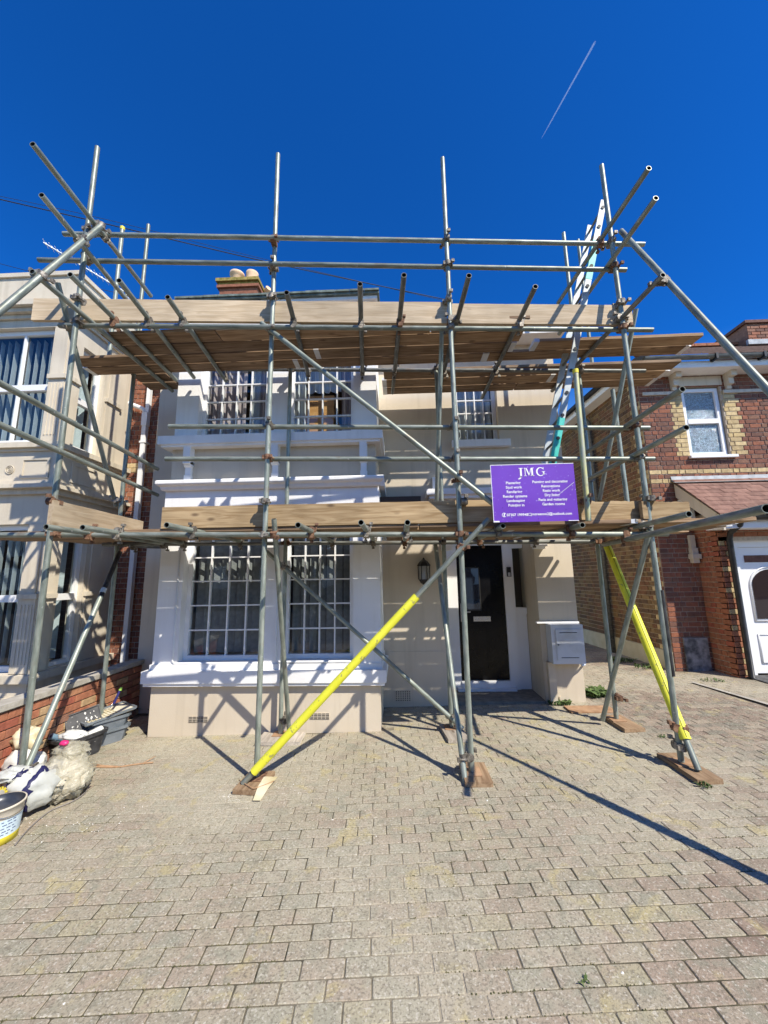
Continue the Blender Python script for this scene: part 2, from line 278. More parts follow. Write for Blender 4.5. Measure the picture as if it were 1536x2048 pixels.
# ------------------------------------------------------------------ object helpers
WM = {}                                               # world matrix of every object made here
def tag(o, label=None, cat=None, group=None, kind=None):
    if label: o['label'] = label
    if cat: o['category'] = cat
    if group: o['group'] = group
    if kind: o['kind'] = kind
    return o
def put(o, parent, W):
    COL.objects.link(o)
    if parent is not None:
        o.parent = parent; o.matrix_basis = WM[parent.name].inverted() @ W
    else:
        o.matrix_basis = W
    WM[o.name] = W.copy()
    return o
def empty(name, loc, label, cat, group=None):
    o = bpy.data.objects.new(name, None); o.empty_display_size = 0.2
    put(o, None, Matrix.Translation(Vector(loc)))
    return tag(o, label, cat, group)
class MB:
    def __init__(s): s.v = []; s.f = []; s.mi = []; s.sm = []
    def add(s, vs, fs, mi=0, sm=False):
        b = len(s.v); s.v += [tuple(v) for v in vs]
        for f in fs: s.f.append(tuple(b + i for i in f)); s.mi.append(mi); s.sm.append(sm)
        return s
    def box(s, x0, x1, y0, y1, z0, z1, F=None, mi=0):
        p = [(x, y, z) for z in (z0, z1) for y in (y0, y1) for x in (x0, x1)]
        if F: p = [F(*q) for q in p]
        fs = [(0, 2, 3, 1), (4, 5, 7, 6), (0, 1, 5, 4), (2, 6, 7, 3), (0, 4, 6, 2), (1, 3, 7, 5)]
        return s.add(p, fs, mi)
    def cyl(s, a, b, r, r2=None, n=12, caps=True, mi=0, sm=True):
        a = Vector(a); b = Vector(b); r2 = r if r2 is None else r2; d = (b - a).normalized()
        u = d.orthogonal().normalized(); v = d.cross(u)
        cs = [(math.cos(2 * math.pi * i / n), math.sin(2 * math.pi * i / n)) for i in range(n)]
        A = [a + (u * c + v * q) * r for c, q in cs]; B = [b + (u * c + v * q) * r2 for c, q in cs]
        s.add(A + B, [(i, (i + 1) % n, n + (i + 1) % n, n + i) for i in range(n)], mi, sm)
        if caps: s.add(A, [tuple(reversed(range(n)))], mi); s.add(B, [tuple(range(n))], mi)
        return s
    def pipe(s, pts, r, n=8, mi=0):
        pts = [Vector(p) for p in pts]; rings = []; u = None
        for i, p in enumerate(pts):
            d = (pts[min(i + 1, len(pts) - 1)] - pts[max(i - 1, 0)]).normalized()
            if u is None: u = d.orthogonal().normalized()
            u = (u - d * u.dot(d)).normalized(); v = d.cross(u)
            rings.append([p + (u * math.cos(2 * math.pi * k / n) + v * math.sin(2 * math.pi * k / n)) * r for k in range(n)])
        vs = [q for rg in rings for q in rg]; fs = []
        for i in range(len(pts) - 1):
            for k in range(n): fs.append((i * n + k, i * n + (k + 1) % n, (i + 1) * n + (k + 1) % n, (i + 1) * n + k))
        fs.append(tuple(reversed(range(n)))); fs.append(tuple((len(pts) - 1) * n + k for k in range(n)))
        return s.add(vs, fs, mi, True)
    def lathe(s, c, prof, n=24, mi=0, sm=True):       # prof: list of (r, z)
        c = Vector(c); vs = []; fs = []
        for r, z in prof:
            for k in range(n): vs.append(c + Vector((r * math.cos(2 * math.pi * k / n), r * math.sin(2 * math.pi * k / n), z)))
        for i in range(len(prof) - 1):
            for k in range(n): fs.append((i * n + k, i * n + (k + 1) % n, (i + 1) * n + (k + 1) % n, (i + 1) * n + k))
        return s.add(vs, fs, mi, sm)
    def quadp(s, a, b, c, d, mi=0): return s.add([a, b, c, d], [(0, 1, 2, 3)], mi)
    def mesh(s, name, mats, shift=Vector((0, 0, 0))):
        me = bpy.data.meshes.new(name); me.from_pydata([(v[0] - shift[0], v[1] - shift[1], v[2] - shift[2]) for v in s.v], [], s.f)
        for m in mats: me.materials.append(m)
        me.polygons.foreach_set('material_index', s.mi); me.polygons.foreach_set('use_smooth', s.sm); me.update()
        return me
    def build(s, name, mats, parent=None, W=None):    # vertices in world space unless W is given
        if not isinstance(mats, (list, tuple)): mats = [mats]
        if W is None:
            n = len(s.v); lo = [min(v[i] for v in s.v) for i in range(3)]; hi = [max(v[i] for v in s.v) for i in range(3)]
            c = Vector(((lo[0] + hi[0]) / 2, (lo[1] + hi[1]) / 2, lo[2]))
            me = s.mesh(name, mats, c); W = Matrix.Translation(c)
        else: me = s.mesh(name, mats)
        return put(bpy.data.objects.new(name, me), parent, W)
def frameF(O, ang):                                   # local (u along wall, d into wall, z) -> world
    O = Vector(O); c, s_ = math.cos(ang), math.sin(ang)
    return lambda u, d, z: (O.x + u * c - d * s_, O.y + u * s_ + d * c, O.z + z)
def axisM(a, b, roll=None):
    a = Vector(a); b = Vector(b); x = (b - a).normalized()
    up = Vector(roll) if roll else (Vector((0, 0, 1)) if abs(x.z) < 0.95 else Vector((0, 1, 0)))
    y = up.cross(x).normalized(); z = x.cross(y)
    m = Matrix.Identity(4)
    for i in range(3): m[i][0] = x[i]; m[i][1] = y[i]; m[i][2] = z[i]
    m.translation = (a + b) / 2
    return m, (b - a).length
def panel(mb, F, u0, u1, z0, z1, thick, holes=(), mi=0, d0=0.0):
    us = sorted({u0, u1, *[h[0] for h in holes], *[h[1] for h in holes]}); zs = sorted({z0, z1, *[h[2] for h in holes], *[h[3] for h in holes]})
    us = [u for u in us if u0 <= u <= u1]; zs = [z for z in zs if z0 <= z <= z1]
    def solid(i, j):
        if i < 0 or j < 0 or i >= len(us) - 1 or j >= len(zs) - 1: return False
        cu = (us[i] + us[i + 1]) / 2; cz = (zs[j] + zs[j + 1]) / 2
        return not any(h[0] < cu < h[1] and h[2] < cz < h[3] for h in holes)
    a, b = d0, d0 + thick
    for i in range(len(us) - 1):
        for j in range(len(zs) - 1):
            if not solid(i, j): continue
            p, q, r, t = us[i], us[i + 1], zs[j], zs[j + 1]
            mb.add([F(p, a, r), F(q, a, r), F(q, a, t), F(p, a, t)], [(0, 1, 2, 3)], mi)
            mb.add([F(p, b, r), F(q, b, r), F(q, b, t), F(p, b, t)], [(3, 2, 1, 0)], mi)
            if not solid(i - 1, j): mb.add([F(p, a, r), F(p, a, t), F(p, b, t), F(p, b, r)], [(0, 1, 2, 3)], mi)
            if not solid(i + 1, j): mb.add([F(q, a, r), F(q, b, r), F(q, b, t), F(q, a, t)], [(0, 1, 2, 3)], mi)
            if not solid(i, j - 1): mb.add([F(p, a, r), F(p, b, r), F(q, b, r), F(q, a, r)], [(0, 1, 2, 3)], mi)
            if not solid(i, j + 1): mb.add([F(p, a, t), F(q, a, t), F(q, b, t), F(p, b, t)], [(0, 1, 2, 3)], mi)
    return mb
def window(house, F, u0, u1, z0, z1, cols, rows, d=0.06, fw=0.055, bw=0.0155, bars=True, blind=None, rail=None, gm='glass', slat=0.09, ang=0.5, bz0=None, name='window'):
    fr = MB(); a, b = d, d + 0.06
    fr.box(u0, u0 + fw, a, b, z0, z1, F); fr.box(u1 - fw, u1, a, b, z0, z1, F)
    fr.box(u0 + fw, u1 - fw, a + 0.001, b, z0, z0 + fw, F); fr.box(u0 + fw, u1 - fw, a + 0.001, b, z1 - fw, z1, F)
    if rail: fr.box(u0 + fw, u1 - fw, a - 0.012, b, rail - 0.05, rail + 0.035, F)
    o = fr.build(name, M['upvc'], house)
    g = MB(); g.add([F(u0 + fw, d + 0.035, z0 + fw), F(u1 - fw, d + 0.035, z0 + fw), F(u1 - fw, d + 0.035, z1 - fw), F(u0 + fw, d + 0.035, z1 - fw)], [(0, 1, 2, 3)])
    g.build('pane', M[gm], o)
    iu0, iu1, iz0, iz1 = u0 + fw, u1 - fw, z0 + fw, z1 - fw
    if bars:
        for i in range(1, cols):
            u = iu0 + (iu1 - iu0) * i / cols
            MB().box(u - bw / 2, u + bw / 2, a + 0.012, b - 0.006, iz0, iz1, F).build('glazing_bar', M['upvc'], o)
        for j in range(1, rows):
            z = iz0 + (iz1 - iz0) * j / rows
            MB().box(iu0, iu1, a + 0.014, b - 0.008, z - bw / 2, z + bw / 2, F).build('glazing_bar', M['upvc'], o)
    if blind:
        n = max(2, int((iu1 - iu0) / slat)); zb = iz0 + 0.01 if bz0 is None else bz0
        me = None
        for i in range(n):
            u = iu0 + (i + 0.5) * (iu1 - iu0) / n
            c = F(u, d + 0.16, zb); e = F(u, d + 0.16, iz1)
            if me is None:
                k = MB(); k.box(-slat * 0.5, slat * 0.5, -0.0012, 0.0012, 0, iz1 - zb); me = k.mesh('blind_slat', [M[blind]])
            fx = Vector(F(1, 0, 0)) - Vector(F(0, 0, 0)); base = math.atan2(fx.y, fx.x)
            put(bpy.data.objects.new('blind_slat', me), o, Matrix.Translation(Vector(c)) @ Matrix.Rotation(base + ang + random.uniform(-0.09, 0.09), 4, 'Z'))
    return o

# ---- brickwork: every brick has its own edges; the biggest 300 of a wall are separate parts
BR_CACHE = {}
def brick_mesh(L, H, D, m, name='brick'):
    key = (round(L, 4), round(H, 4), round(D, 4), m.name, name)
    if key in BR_CACHE: return BR_CACHE[key]
    b = MB(); brick_geo(b, L, H, D); me = b.mesh(name, [m]); BR_CACHE[key] = me
    return me
def brick_geo(b, L, H, D, T=lambda x, y, z: (x, y, z), mi=0, c=0.003):
    l, h = L / 2, H / 2
    outer = [(-l, c, -h), (l, c, -h), (l, c, h), (-l, c, h)]; inner = [(-l + c, 0, -h + c), (l - c, 0, -h + c), (l - c, 0, h - c), (-l + c, 0, h - c)]
    back = [(-l, D, -h), (l, D, -h), (l, D, h), (-l, D, h)]
    vs = [T(*p) for p in outer + inner + back]
    fs = [(4, 5, 6, 7)] + [(i, (i + 1) % 4, 4 + (i + 1) % 4, 4 + i) for i in range(4)] + [(8 + i, 8 + (i + 1) % 4, (i + 1) % 4, i) for i in range(4)]
    b.add(vs, fs, mi)
def brickwork(parent, F, u0, u1, z0, z1, mats, choose=None, holes=(), singles=300, course=0.081, bond='flemish', visible=None, proud=0.003, name='brick'):
    S, Hd, J = 0.205, 0.1025, 0.011
    fx = Vector(F(1, 0, 0)) - Vector(F(0, 0, 0)); ang = math.atan2(fx.y, fx.x)
    items = []; j = 0; z = z0
    while z + course * 0.6 < z1:
        h = min(course, z1 - z); seq = []; u = u0 - (0.056 + 0.1125 if j % 2 else 0.0)
        if bond == 'stretcher': u = u0 - (0.1125 if j % 2 else 0)
        k = j % 2
        while u < u1:
            wd = S if (bond == 'stretcher' or k % 2 == 0) else Hd
            a, b = max(u, u0), min(u + wd, u1); u += wd; k += 1
            if b - a < 0.03: continue
            segs = [(a, b)]
            for hh in holes:
                if hh[2] < z + h / 2 < hh[3]:
                    ns = []
                    for (p, q) in segs:
                        if q <= hh[0] or p >= hh[1]: ns.append((p, q))
                        else:
                            if hh[0] - p > 0.035: ns.append((p, hh[0]))
                            if q - hh[1] > 0.035: ns.append((hh[1], q))
                    segs = ns
            for p, q in segs: seq.append((p, q))
        for (p, q) in seq: items.append(((p + q) / 2, z + h / 2, q - p - J, h - J, j))
        z += course; j += 1
    if visible: items = [it for it in items if True]
    order = sorted(range(len(items)), key=lambda i: -(visible(items[i]) if visible else -i))
    single = set(order[:singles]); rest = MB(); allm = []; idx = {}
    for i, (uc, zc, L, H, j) in enumerate(items):
        ms = choose(uc, zc, j) if choose else mats
        m = random.choice(ms); dp = random.uniform(-0.0025, 0.0025)
        if i in single:
            Lq = round(L, 3); me = brick_mesh(Lq, round(H, 3), proud + 0.012, m, name)
            c = Vector(F(uc, -proud + dp, zc))
            put(bpy.data.objects.new(name, me), parent, Matrix.Translation(c) @ Matrix.Rotation(ang, 4, 'Z') @ Matrix.Rotation(random.uniform(-0.006, 0.006), 4, 'Y'))
        else:
            if m.name not in idx: idx[m.name] = len(allm); allm.append(m)
            brick_geo(rest, L, H, proud + 0.012, lambda x, y, z, uc=uc, zc=zc, dp=dp: F(uc + x, y - proud + dp, zc + z), idx[m.name])
    if rest.f:
        o = rest.build('bricks', allm, parent); o['kind'] = 'stuff'
# ================================================================== GROUND
g = MB()
xs = [-3.62 + i * 0.7 for i in range(20)]
for i in range(len(xs) - 1):
    a, b = xs[i], xs[i + 1]
    g.add([(a, -1.2, gz(a) - 0.0026), (b, -1.2, gz(b) - 0.0026), (b, 13, gz(b) - 0.0026), (a, 13, gz(a) - 0.0026)], [(0, 1, 2, 3)])
drive = tag(g.build('driveway', M['sand']), kind='structure')
g = MB(); g.add([(-3.62, -400, -0.14), (400, -400, -0.14), (400, -1.2, -0.14), (-3.62, -1.2, -0.14)], [(0, 1, 2, 3)])
g.add([(-400, -400, -0.14), (-3.62, -400, -0.14), (-3.62, 400, -0.14), (-400, 400, -0.14)], [(0, 1, 2, 3)])
g.add([(-3.62, -1.2, -0.14), (400, -1.2, -0.14), (400, 400, -0.14), (-3.62, 400, -0.14)], [(0, 1, 2, 3)])
tag(g.build('ground', M['asphalt']), kind='structure')
g = MB(); g.add([(-12, 0, -0.13), (-3.6, 0, -0.13), (-3.6, 8, -0.02), (-12, 8, -0.02)], [(0, 1, 2, 3)])
tag(g.build('garden_ground', M['earth']), kind='structure')

PA = math.radians(2.9); pc, ps = math.cos(PA), math.sin(PA)
def pav_xy(u, v): return (u * pc - v * ps, 2.5 + u * ps + v * pc)
PL, PWD = 0.193, 0.0915
def paver_geo(b, T, L, W, mi=0):
    c = 0.0028; l, h = L / 2, W / 2
    cn = 0.0045
    def ring(l, h, z): return [(-l + cn, -h, z), (l - cn, -h, z), (l, -h + cn, z), (l, h - cn, z), (l - cn, h, z), (-l + cn, h, z), (-l, h - cn, z), (-l, -h + cn, z)]
    vs = [T(*p) for p in ring(l - c, h - c, 0) + ring(l, h, -0.0028) + ring(l, h, -0.02)]
    fs = [tuple(range(8))] + [(8 + i, 8 + (i + 1) % 8, (i + 1) % 8, i) for i in range(8)] + [(16 + i, 16 + (i + 1) % 8, 8 + (i + 1) % 8, 8 + i) for i in range(8)]
    b.add(vs, fs, mi)
def paver_mat(x, y):
    n = noise.noise((x * 0.5, y * 0.5, 3.1)); r = random.random()
    if x > 2.35 and y > 4.0 + 0.6 * n: return random.choices((6, 7, 8, 2), (1.5, 4, 3, 1))[0]
    if x > 2.1 - 0.5 * (3.2 - y) + 0.8 * n and r < 0.38: return 7
    if x > 0.9 + 0.4 * n - 0.15 * (y - 3): 
        wts = [2, 2, 4, 1, 1.2, 1, 4.5]
        if x < 2.3 and y > 3.2: wts = [3, 4, 2, 1, 4, 2, 1]
    elif y < 1.95 or x < -2.2: wts = [4, 3, 3, 2.5, 0.8, 1, 2]
    else: wts = [4, 4, 1.5, 3, 1, 2.2, 0.6]
    return random.choices(range(7), wts)[0]
cells = []
for j in range(-34, 100):
    v = 0.005 + (j + 0.5) * PWD
    off = (0.5 if j % 2 else 0.0) * PL + random.uniform(-0.018, 0.018)
    for i in range(-24, 44):
        u = i * PL + off - 0.0; x, y = pav_xy(u, v)
        if x < -3.46 or y < -0.9 or y > 10 or x > y * 1.05 + 4.0 or x > 8: continue
        if -3.6 < x < -2.9 and y > 5.30: continue
        if -2.92 < x < -0.18 and y > 4.60: continue
        if -0.25 < x < 2.36 and y > 5.40: continue
        if x > 4.42 and y > 6.7: continue
        if x > 5.0 and y > 6.2: continue
        cells.append((y * y + 0.2 * x * x + (0 if (y > 1.72 and abs(x) < y * 1.0) else 500), u, v, x, y))
cells.sort()
PM = {}; rest = MB()
for n_, (k, u, v, x, y) in enumerate(cells):
    mi = paver_mat(x, y); L = PL - 0.0048 + random.uniform(-0.0025, 0.0015); Wd = PWD - 0.0058 + random.uniform(-0.0018, 0.0012)
    dz = random.uniform(-0.0006, 0.0018) + 0.003 * max(0.0, noise.noise((x * 1.4, y * 1.4, 17))); rz = PA + random.uniform(-0.011, 0.011); tx, ty = random.uniform(-0.008, 0.008), random.uniform(-0.005, 0.005)
    W = Matrix.Translation((x, y, gz(x) + dz)) @ Matrix.Rotation(rz, 4, 'Z') @ Matrix.Rotation(tx - 0.0, 4, 'X') @ Matrix.Rotation(ty - 0.02, 4, 'Y')
    if n_ < 300:
        key = (mi, n_ % 3)
        if key not in PM:
            b = MB(); paver_geo(b, lambda a, b_, c: (a, b_, c), PL - 0.0045 - 0.0016 * key[1], PWD - 0.0052 - 0.0006 * key[1]); PM[key] = b.mesh('paver', [PAV[mi]])
        put(bpy.data.objects.new('paver', PM[key]), drive, W)
    else:
        paver_geo(rest, lambda a, b_, c, W=W: tuple(W @ Vector((a, b_, c))), L, Wd, mi)
o = rest.build('pavers', PAV, drive); o['kind'] = 'stuff'

# ================================================================== MAIN HOUSE
house = empty('rendered_house', (-0.6, 5.0, 0), 'cream and white rendered house with a square two-storey bay standing behind the scaffold', 'house')
F = frameF((0, 5.38, 0), 0)                           # main wall face
m = MB(); panel(m, F, -0.26, 2.365, -0.05, 5.1, 0.28, holes=[(0.66, 1.86, -0.05, 2.40), (0.88, 1.50, 3.62, 4.75)]); m.build('wall', M['cream'], house)
m = MB(); panel(m, frameF((0, 5.34, 0), 0), -3.57, -2.86, -0.05, 5.1, 0.3); panel(m, frameF((-3.573, 9.5, 0), -math.pi / 2), 0, 4.15, -0.05, 5.1, 0.2, d0=0.003); m.build('wall', M['cream'], house)
m = MB(); panel(m, frameF((2.365, 5.38, 0), math.pi / 2), 0.29, 4.5, -0.05, 5.1, 0.25, d0=0.003); m.build('side_wall', M['cream'], house)
# porch recess
m = MB(); m.box(1.863, 2.10, 5.66, 6.05, -0.05, 2.5); m.box(0.42, 0.657, 5.66, 6.05, -0.05, 2.5); m.box(0.60, 1.92, 5.663, 6.05, 2.403, 2.5); m.build('porch_reveal', M['cream'], house)
m = MB(); m.box(0.66, 1.86, 5.36, 6.0, -0.04, 0.075); m.build('porch_step', mat('dark_step', (0.16, 0.145, 0.12), (0.24, 0.22, 0.18), scale=12, rough=0.95), house)
m = MB(); m.box(-0.257, 0.657, 5.371, 5.3795, 0.0, 0.70); m.build('plinth', M['cream'], house); m = MB(); m.box(1.863, 2.368, 5.369, 5.3785, 0.0, 0.56); m.build('plinth', M['cream'], house)
# bay: plinth, sill, piers
m = MB(); m.box(-2.875, -0.235, 4.585, 5.5, -0.05, 0.50); m.build('bay_plinth', M['cream'], house)
m = MB(); m.box(-2.955, -0.165, 4.50, 5.34, 0.535, 0.665); m.box(-2.935, -0.185, 4.52, 5.34, 0.50, 0.535); m.box(-2.91, -0.21, 4.575, 5.34, 0.665, 0.725); m.build('sill', M['white'], house)
FB = frameF((0, 4.60, 0), 0)
lowholes = [(-2.60, -1.585, 0.745, 2.30), (-1.385, -0.545, 0.755, 2.30)]
m = MB(); panel(m, FB, -2.895, -0.225, 0.725, 2.79, 0.22, holes=lowholes)
panel(m, frameF((-0.223, 4.60, 0), math.pi / 2), 0.003, 0.78, 0.725, 2.79, 0.2, d0=0.0); panel(m, frameF((-2.897, 5.37, 0), -math.pi / 2), 0.0, 0.767, 0.725, 2.79, 0.2)
m.build('bay_wall', M['white'], house)
# raised surrounds of the window openings, a curled drip at the sill
for (a, b, z0, z1) in lowholes:
    m = MB()
    m.pipe([(a - 0.055, 4.594, z1), (a - 0.055, 4.594, z0 + 0.06), (a - 0.05, 4.59, z0 + 0.015), (a - 0.02, 4.588, z0 - 0.012), (b, 4.588, z0 - 0.012)], 0.012, 8)
    m.build('bead_moulding', M['white'], house)
for a, b, z0, z1 in lowholes:
    window(house, FB, a + 0.002, b - 0.002, z0 + 0.002, z1 - 0.002, 4, 5, d=0.11, fw=0.05, blind='blind', slat=0.10, ang=0.45)
# cornice between the storeys
m = MB()
prof = [(4.62, 2.785), (4.56, 2.785), (4.545, 2.80), (4.535, 2.83), (4.50, 2.845), (4.488, 2.86), (4.488, 2.892), (4.50, 2.905), (4.62, 2.915)]
vs = [(-2.97 + max(0, (p[0] - 4.488)) * 0.7, p[0], p[1]) for p in prof] + [(-0.155 - max(0, (p[0] - 4.488)) * 0.7, p[0], p[1]) for p in prof]
n = len(prof); m.add(vs, [(i, i + 1, n + i + 1, n + i) for i in range(n - 1)] + [tuple(range(n)), tuple(reversed(range(n, 2 * n)))])
m.box(-0.234, -0.158, 4.63, 5.375, 2.80, 2.90); m.build('cornice', M['white'], house)
# recessed apron with three brackets
m = MB(); m.box(-2.86, -0.26, 4.625, 5.37, 2.90, 3.335); m.build('apron_wall', M['cream'], house)
for px in (376, 550, 727):
    c = at(px, 930, 4.57).x
    m = MB(); m.box(c - 0.045, c + 0.045, 4.52, 4.624, 3.12, 3.335); m.box(c - 0.035, c + 0.035, 4.575, 4.624, 2.98, 3.12)
    m.cyl((c - 0.045, 4.585, 3.12), (c + 0.045, 4.585, 3.12), 0.038, n=12); m.box(c - 0.042, c + 0.042, 4.565, 4.623, 2.925, 2.982)
    m.build('bracket', M['white'], house)
m = MB(); m.box(-2.985, -0.165, 4.49, 5.36, 3.365, 3.475); m.box(-2.95, -0.20, 4.515, 5.36, 3.335, 3.365); m.build('sill', M['white'], house)
FU = frameF((0, 4.625, 0), 0)
uph = [(-2.56, -1.675, 3.50, 4.80), (-1.385, -0.535, 3.50, 4.80)]
m = MB(); panel(m, FU, -2.855, -0.245, 3.475, 5.33, 0.22, holes=uph)
panel(m, frameF((-0.243, 4.625, 0), math.pi / 2), 0.003, 0.75, 3.475, 5.33, 0.2); panel(m, frameF((-2.857, 5.34, 0), -math.pi / 2), 0.0, 0.712, 3.475, 5.33, 0.2)
m.build('bay_wall', M['white'], house)
for (a, b, z0, z1) in uph:
    w_ = window(house, FU, a + 0.002, b - 0.002, z0 + 0.002, z1 - 0.002, 4, 5, d=0.11, fw=0.045)
# gathered curtains inside the two upper windows
def curtain(x0, x1, Y, z0, z1, par, waves):
    b = MB(); n = waves * 8; vs = []
    for i in range(n + 1):
        x = x0 + (x1 - x0) * i / n; y = Y + 0.03 * math.sin(i / n * waves * 2 * math.pi) + 0.012 * math.sin(i * 1.7)
        vs += [(x, y, z0), (x, y, z1)]
    b.add(vs, [(2 * i, 2 * i + 2, 2 * i + 3, 2 * i + 1) for i in range(n)], 0, True)
    return b.build('curtain', M['curtain'], par)
M['net'] = mat('pale_net_and_reflection', (0.50, 0.52, 0.54), (0.62, 0.64, 0.66), scale=12, stretch=(6, 1, 0.4), rough=0.95)
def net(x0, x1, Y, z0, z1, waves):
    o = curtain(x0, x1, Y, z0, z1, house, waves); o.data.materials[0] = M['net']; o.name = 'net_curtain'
net(-2.0, -1.84, 4.92, 3.5, 4.8, 2); net(-1.38, -1.22, 4.90, 3.5, 4.8, 2); net(0.90, 1.48, 5.72, 3.6, 4.74, 6); net(-1.2, -0.75, 5.02, 4.25, 4.8, 4)  # third sheet is added to imitate pale reflections in the small window's panes
curtain(-2.55, -2.02, 4.86, 3.5, 4.8, house, 5); curtain(-1.83, -1.68, 4.86, 3.5, 4.8, house, 2); curtain(-0.72, -0.52, 4.86, 3.5, 4.8, house, 3)
m = MB(); m.box(-2.90, -0.21, 4.56, 5.6, 5.333, 5.38); m.build('bay_eaves', M['white'], house)
m = MB(); m.box(-2.93, -0.18, 4.52, 5.6, 5.383, 5.41)
for i in range(14):
    a = -2.93 + i * 2.75 / 14; m.box(a + 0.003, a + 2.75 / 14 - 0.003, 4.50 + random.uniform(-0.006, 0.006), 4.85, 5.412, 5.435 + random.uniform(0, 0.008))
m.build('bay_roof', M['slate'], house)
# small upper right window, its sill, door canopy
window(house, F, 0.882, 1.498, 3.622, 4.748, 4, 5, d=0.10, fw=0.05)
m = MB(); m.box(0.80, 1.63, 5.29, 5.376, 3.50, 3.60); m.build('sill', M['white'], house)
m = MB(); m.box(0.40, 2.20, 5.13, 5.377, 2.78, 2.86); m.box(0.44, 2.16, 5.17, 5.377, 2.73, 2.78); m.box(0.50, 0.62, 5.28, 5.376, 2.86, 3.06); m.box(1.80, 1.92, 5.28, 5.376, 2.86, 3.06); m.build('door_canopy', M['white'], house)
m = MB(); c = at(1078, 1090, 5.33).x; m.box(c - 0.10, c + 0.09, 5.27, 5.377, 2.06, 2.15); m.box(c - 0.08, c + 0.07, 5.30, 5.377, 2.03, 2.06); m.build('bracket', M['white'], house)
m = MB(); c = at(893, 1097, 5.33).x; m.box(c - 0.07, c + 0.07, 5.30, 5.377, 2.03, 2.15); m.build('bracket', M['white'], house)
# door set
FD = frameF((0, 5.88, 0), 0)
m = MB(); m.box(0.70, 0.865, 5.86, 5.96, 0.076, 2.25); m.box(1.555, 1.70, 5.86, 5.96, 0.076, 2.25); m.box(0.865, 1.555, 5.862, 5.96, 2.13, 2.25); m.box(1.70, 1.86, 5.862, 5.96, 2.08, 2.25)
m.box(1.70, 1.86, 5.862, 5.96, 1.12, 1.21); m.box(0.865, 1.555, 5.84, 5.96, 0.076, 0.20); m.box(0.80, 1.62, 5.78, 5.86, 0.076, 0.115)
o = m.build('door_frame', M['upvc'], house)
MB().box(1.703, 1.857, 5.885, 5.95, 0.077, 1.118).build('side_panel', M['upvc'], o)
q = MB(); q.add([(1.70, 5.90, 1.21), (1.86, 5.90, 1.21), (1.86, 5.90, 2.08), (1.70, 5.90, 2.08)], [(0, 1, 2, 3)]); q.build('pane', M['glass'], o)
door = MB().box(0.868, 1.552, 5.885, 5.935, 0.203, 2.127).build('door', M['black'], house)
for (a, b, z0, z1) in ((0.97, 1.16, 0.36, 0.95), (1.26, 1.45, 0.36, 0.95)):
    m = MB(); m.box(a, b, 5.878, 5.885, z0, z1); m.box(a + 0.03, b - 0.03, 5.872, 5.878, z0 + 0.03, z1 - 0.03); m.build('door_panel', M['black'], door)
m = MB(); m.box(0.95, 1.19, 5.874, 5.884, 1.18, 1.80); m.build('door_glazing', glass_mat('tinted_door_glass', gain=3.0, body=(0.02, 0.03, 0.05)), door)
m = MB()
for z in (1.18, 1.80): m.box(0.94, 1.20, 5.868, 5.873, z - 0.01, z + 0.01)
for x in (0.945, 1.195): m.box(x - 0.008, x + 0.008, 5.868, 5.873, 1.19, 1.79)
m.build('glazing_bead', M['blackm'], door)
m = MB(); m.box(1.08, 1.33, 5.870, 5.884, 1.02, 1.09); m.box(1.10, 1.31, 5.862, 5.870, 1.035, 1.055); m.build('letter_plate', M['chrome'], door)
m = MB(); m.box(0.895, 0.925, 5.868, 5.884, 1.02, 1.28); m.cyl((0.91, 5.868, 1.16), (0.91, 5.82, 1.16), 0.009, n=10); m.cyl((0.91, 5.825, 1.16), (1.03, 5.825, 1.16), 0.009, n=10); m.build('handle', M['chrome'], door)
m = MB(); m.box(1.60, 1.66, 5.83, 5.858, 1.66, 1.80); t = m.build('doorbell', M['blackm']); tag(t, 'small black and grey camera doorbell on the white frame beside the black front door', 'doorbell')
MB().box(1.612, 1.648, 5.824, 5.83, 1.668, 1.72).build('push_button', M['grey'], t)
# air bricks: a plate with slots
def airbrick(x, Y, z, w_, h_, nx, nz, slot, par):
    b = MB(); b.box(x - w_ / 2, x + w_ / 2, Y - 0.006, Y, z - h_ / 2, z + h_ / 2); o = b.build('air_brick', M['cream'], par)
    c = MB()
    for i in range(nx):
        for k in range(nz):
            cx_ = x - w_ / 2 + (i + 0.5) * w_ / nx; cz = z - h_ / 2 + (k + 0.5) * h_ / nz
            c.box(cx_ - w_ / nx * slot[0], cx_ + w_ / nx * slot[0], Y - 0.0085, Y - 0.0062, cz - h_ / nz * slot[1], cz + h_ / nz * slot[1])
    c.build('vent_holes', M['bore'], o)
airbrick(-2.30, 4.585, 0.135, 0.22, 0.065, 5, 4, (0.42, 0.22), house)
airbrick(-0.92, 4.585, 0.165, 0.22, 0.065, 5, 4, (0.42, 0.22), house)
airbrick(0.02, 5.369, 0.145, 0.20, 0.13, 7, 5, (0.24, 0.24), house)
# roof, eaves, chimney
m = MB(); m.box(-3.6, 2.45, 5.10, 5.42, 5.103, 5.26); m.build('fascia', M['white'], house)
m = MB()
for r in range(18):
    y0 = 5.02 + r * 0.2; z0 = 5.27 + r * 0.132
    for c in range(20):
        a = -3.62 + c * 0.31 + (0.155 if r % 2 else 0)
        m.add([(a, y0, z0 + 0.02), (a + 0.30, y0, z0 + 0.02), (a + 0.30, y0 + 0.24, z0 + 0.16), (a, y0 + 0.24, z0 + 0.16), (a, y0, z0), (a + 0.30, y0, z0)], [(0, 1, 2, 3), (4, 5, 1, 0)])
m.build('roof', M['slate'], house)
ch = MB(); ch.box(-3.96, -3.09, 7.7, 8.3, 6.2, 8.24); ch = ch.build('chimney', B_RED[0], house)
m = MB(); m.box(-4.01, -3.04, 7.65, 8.35, 8.243, 8.31); m.build('brick_course', B_RED[1], ch)
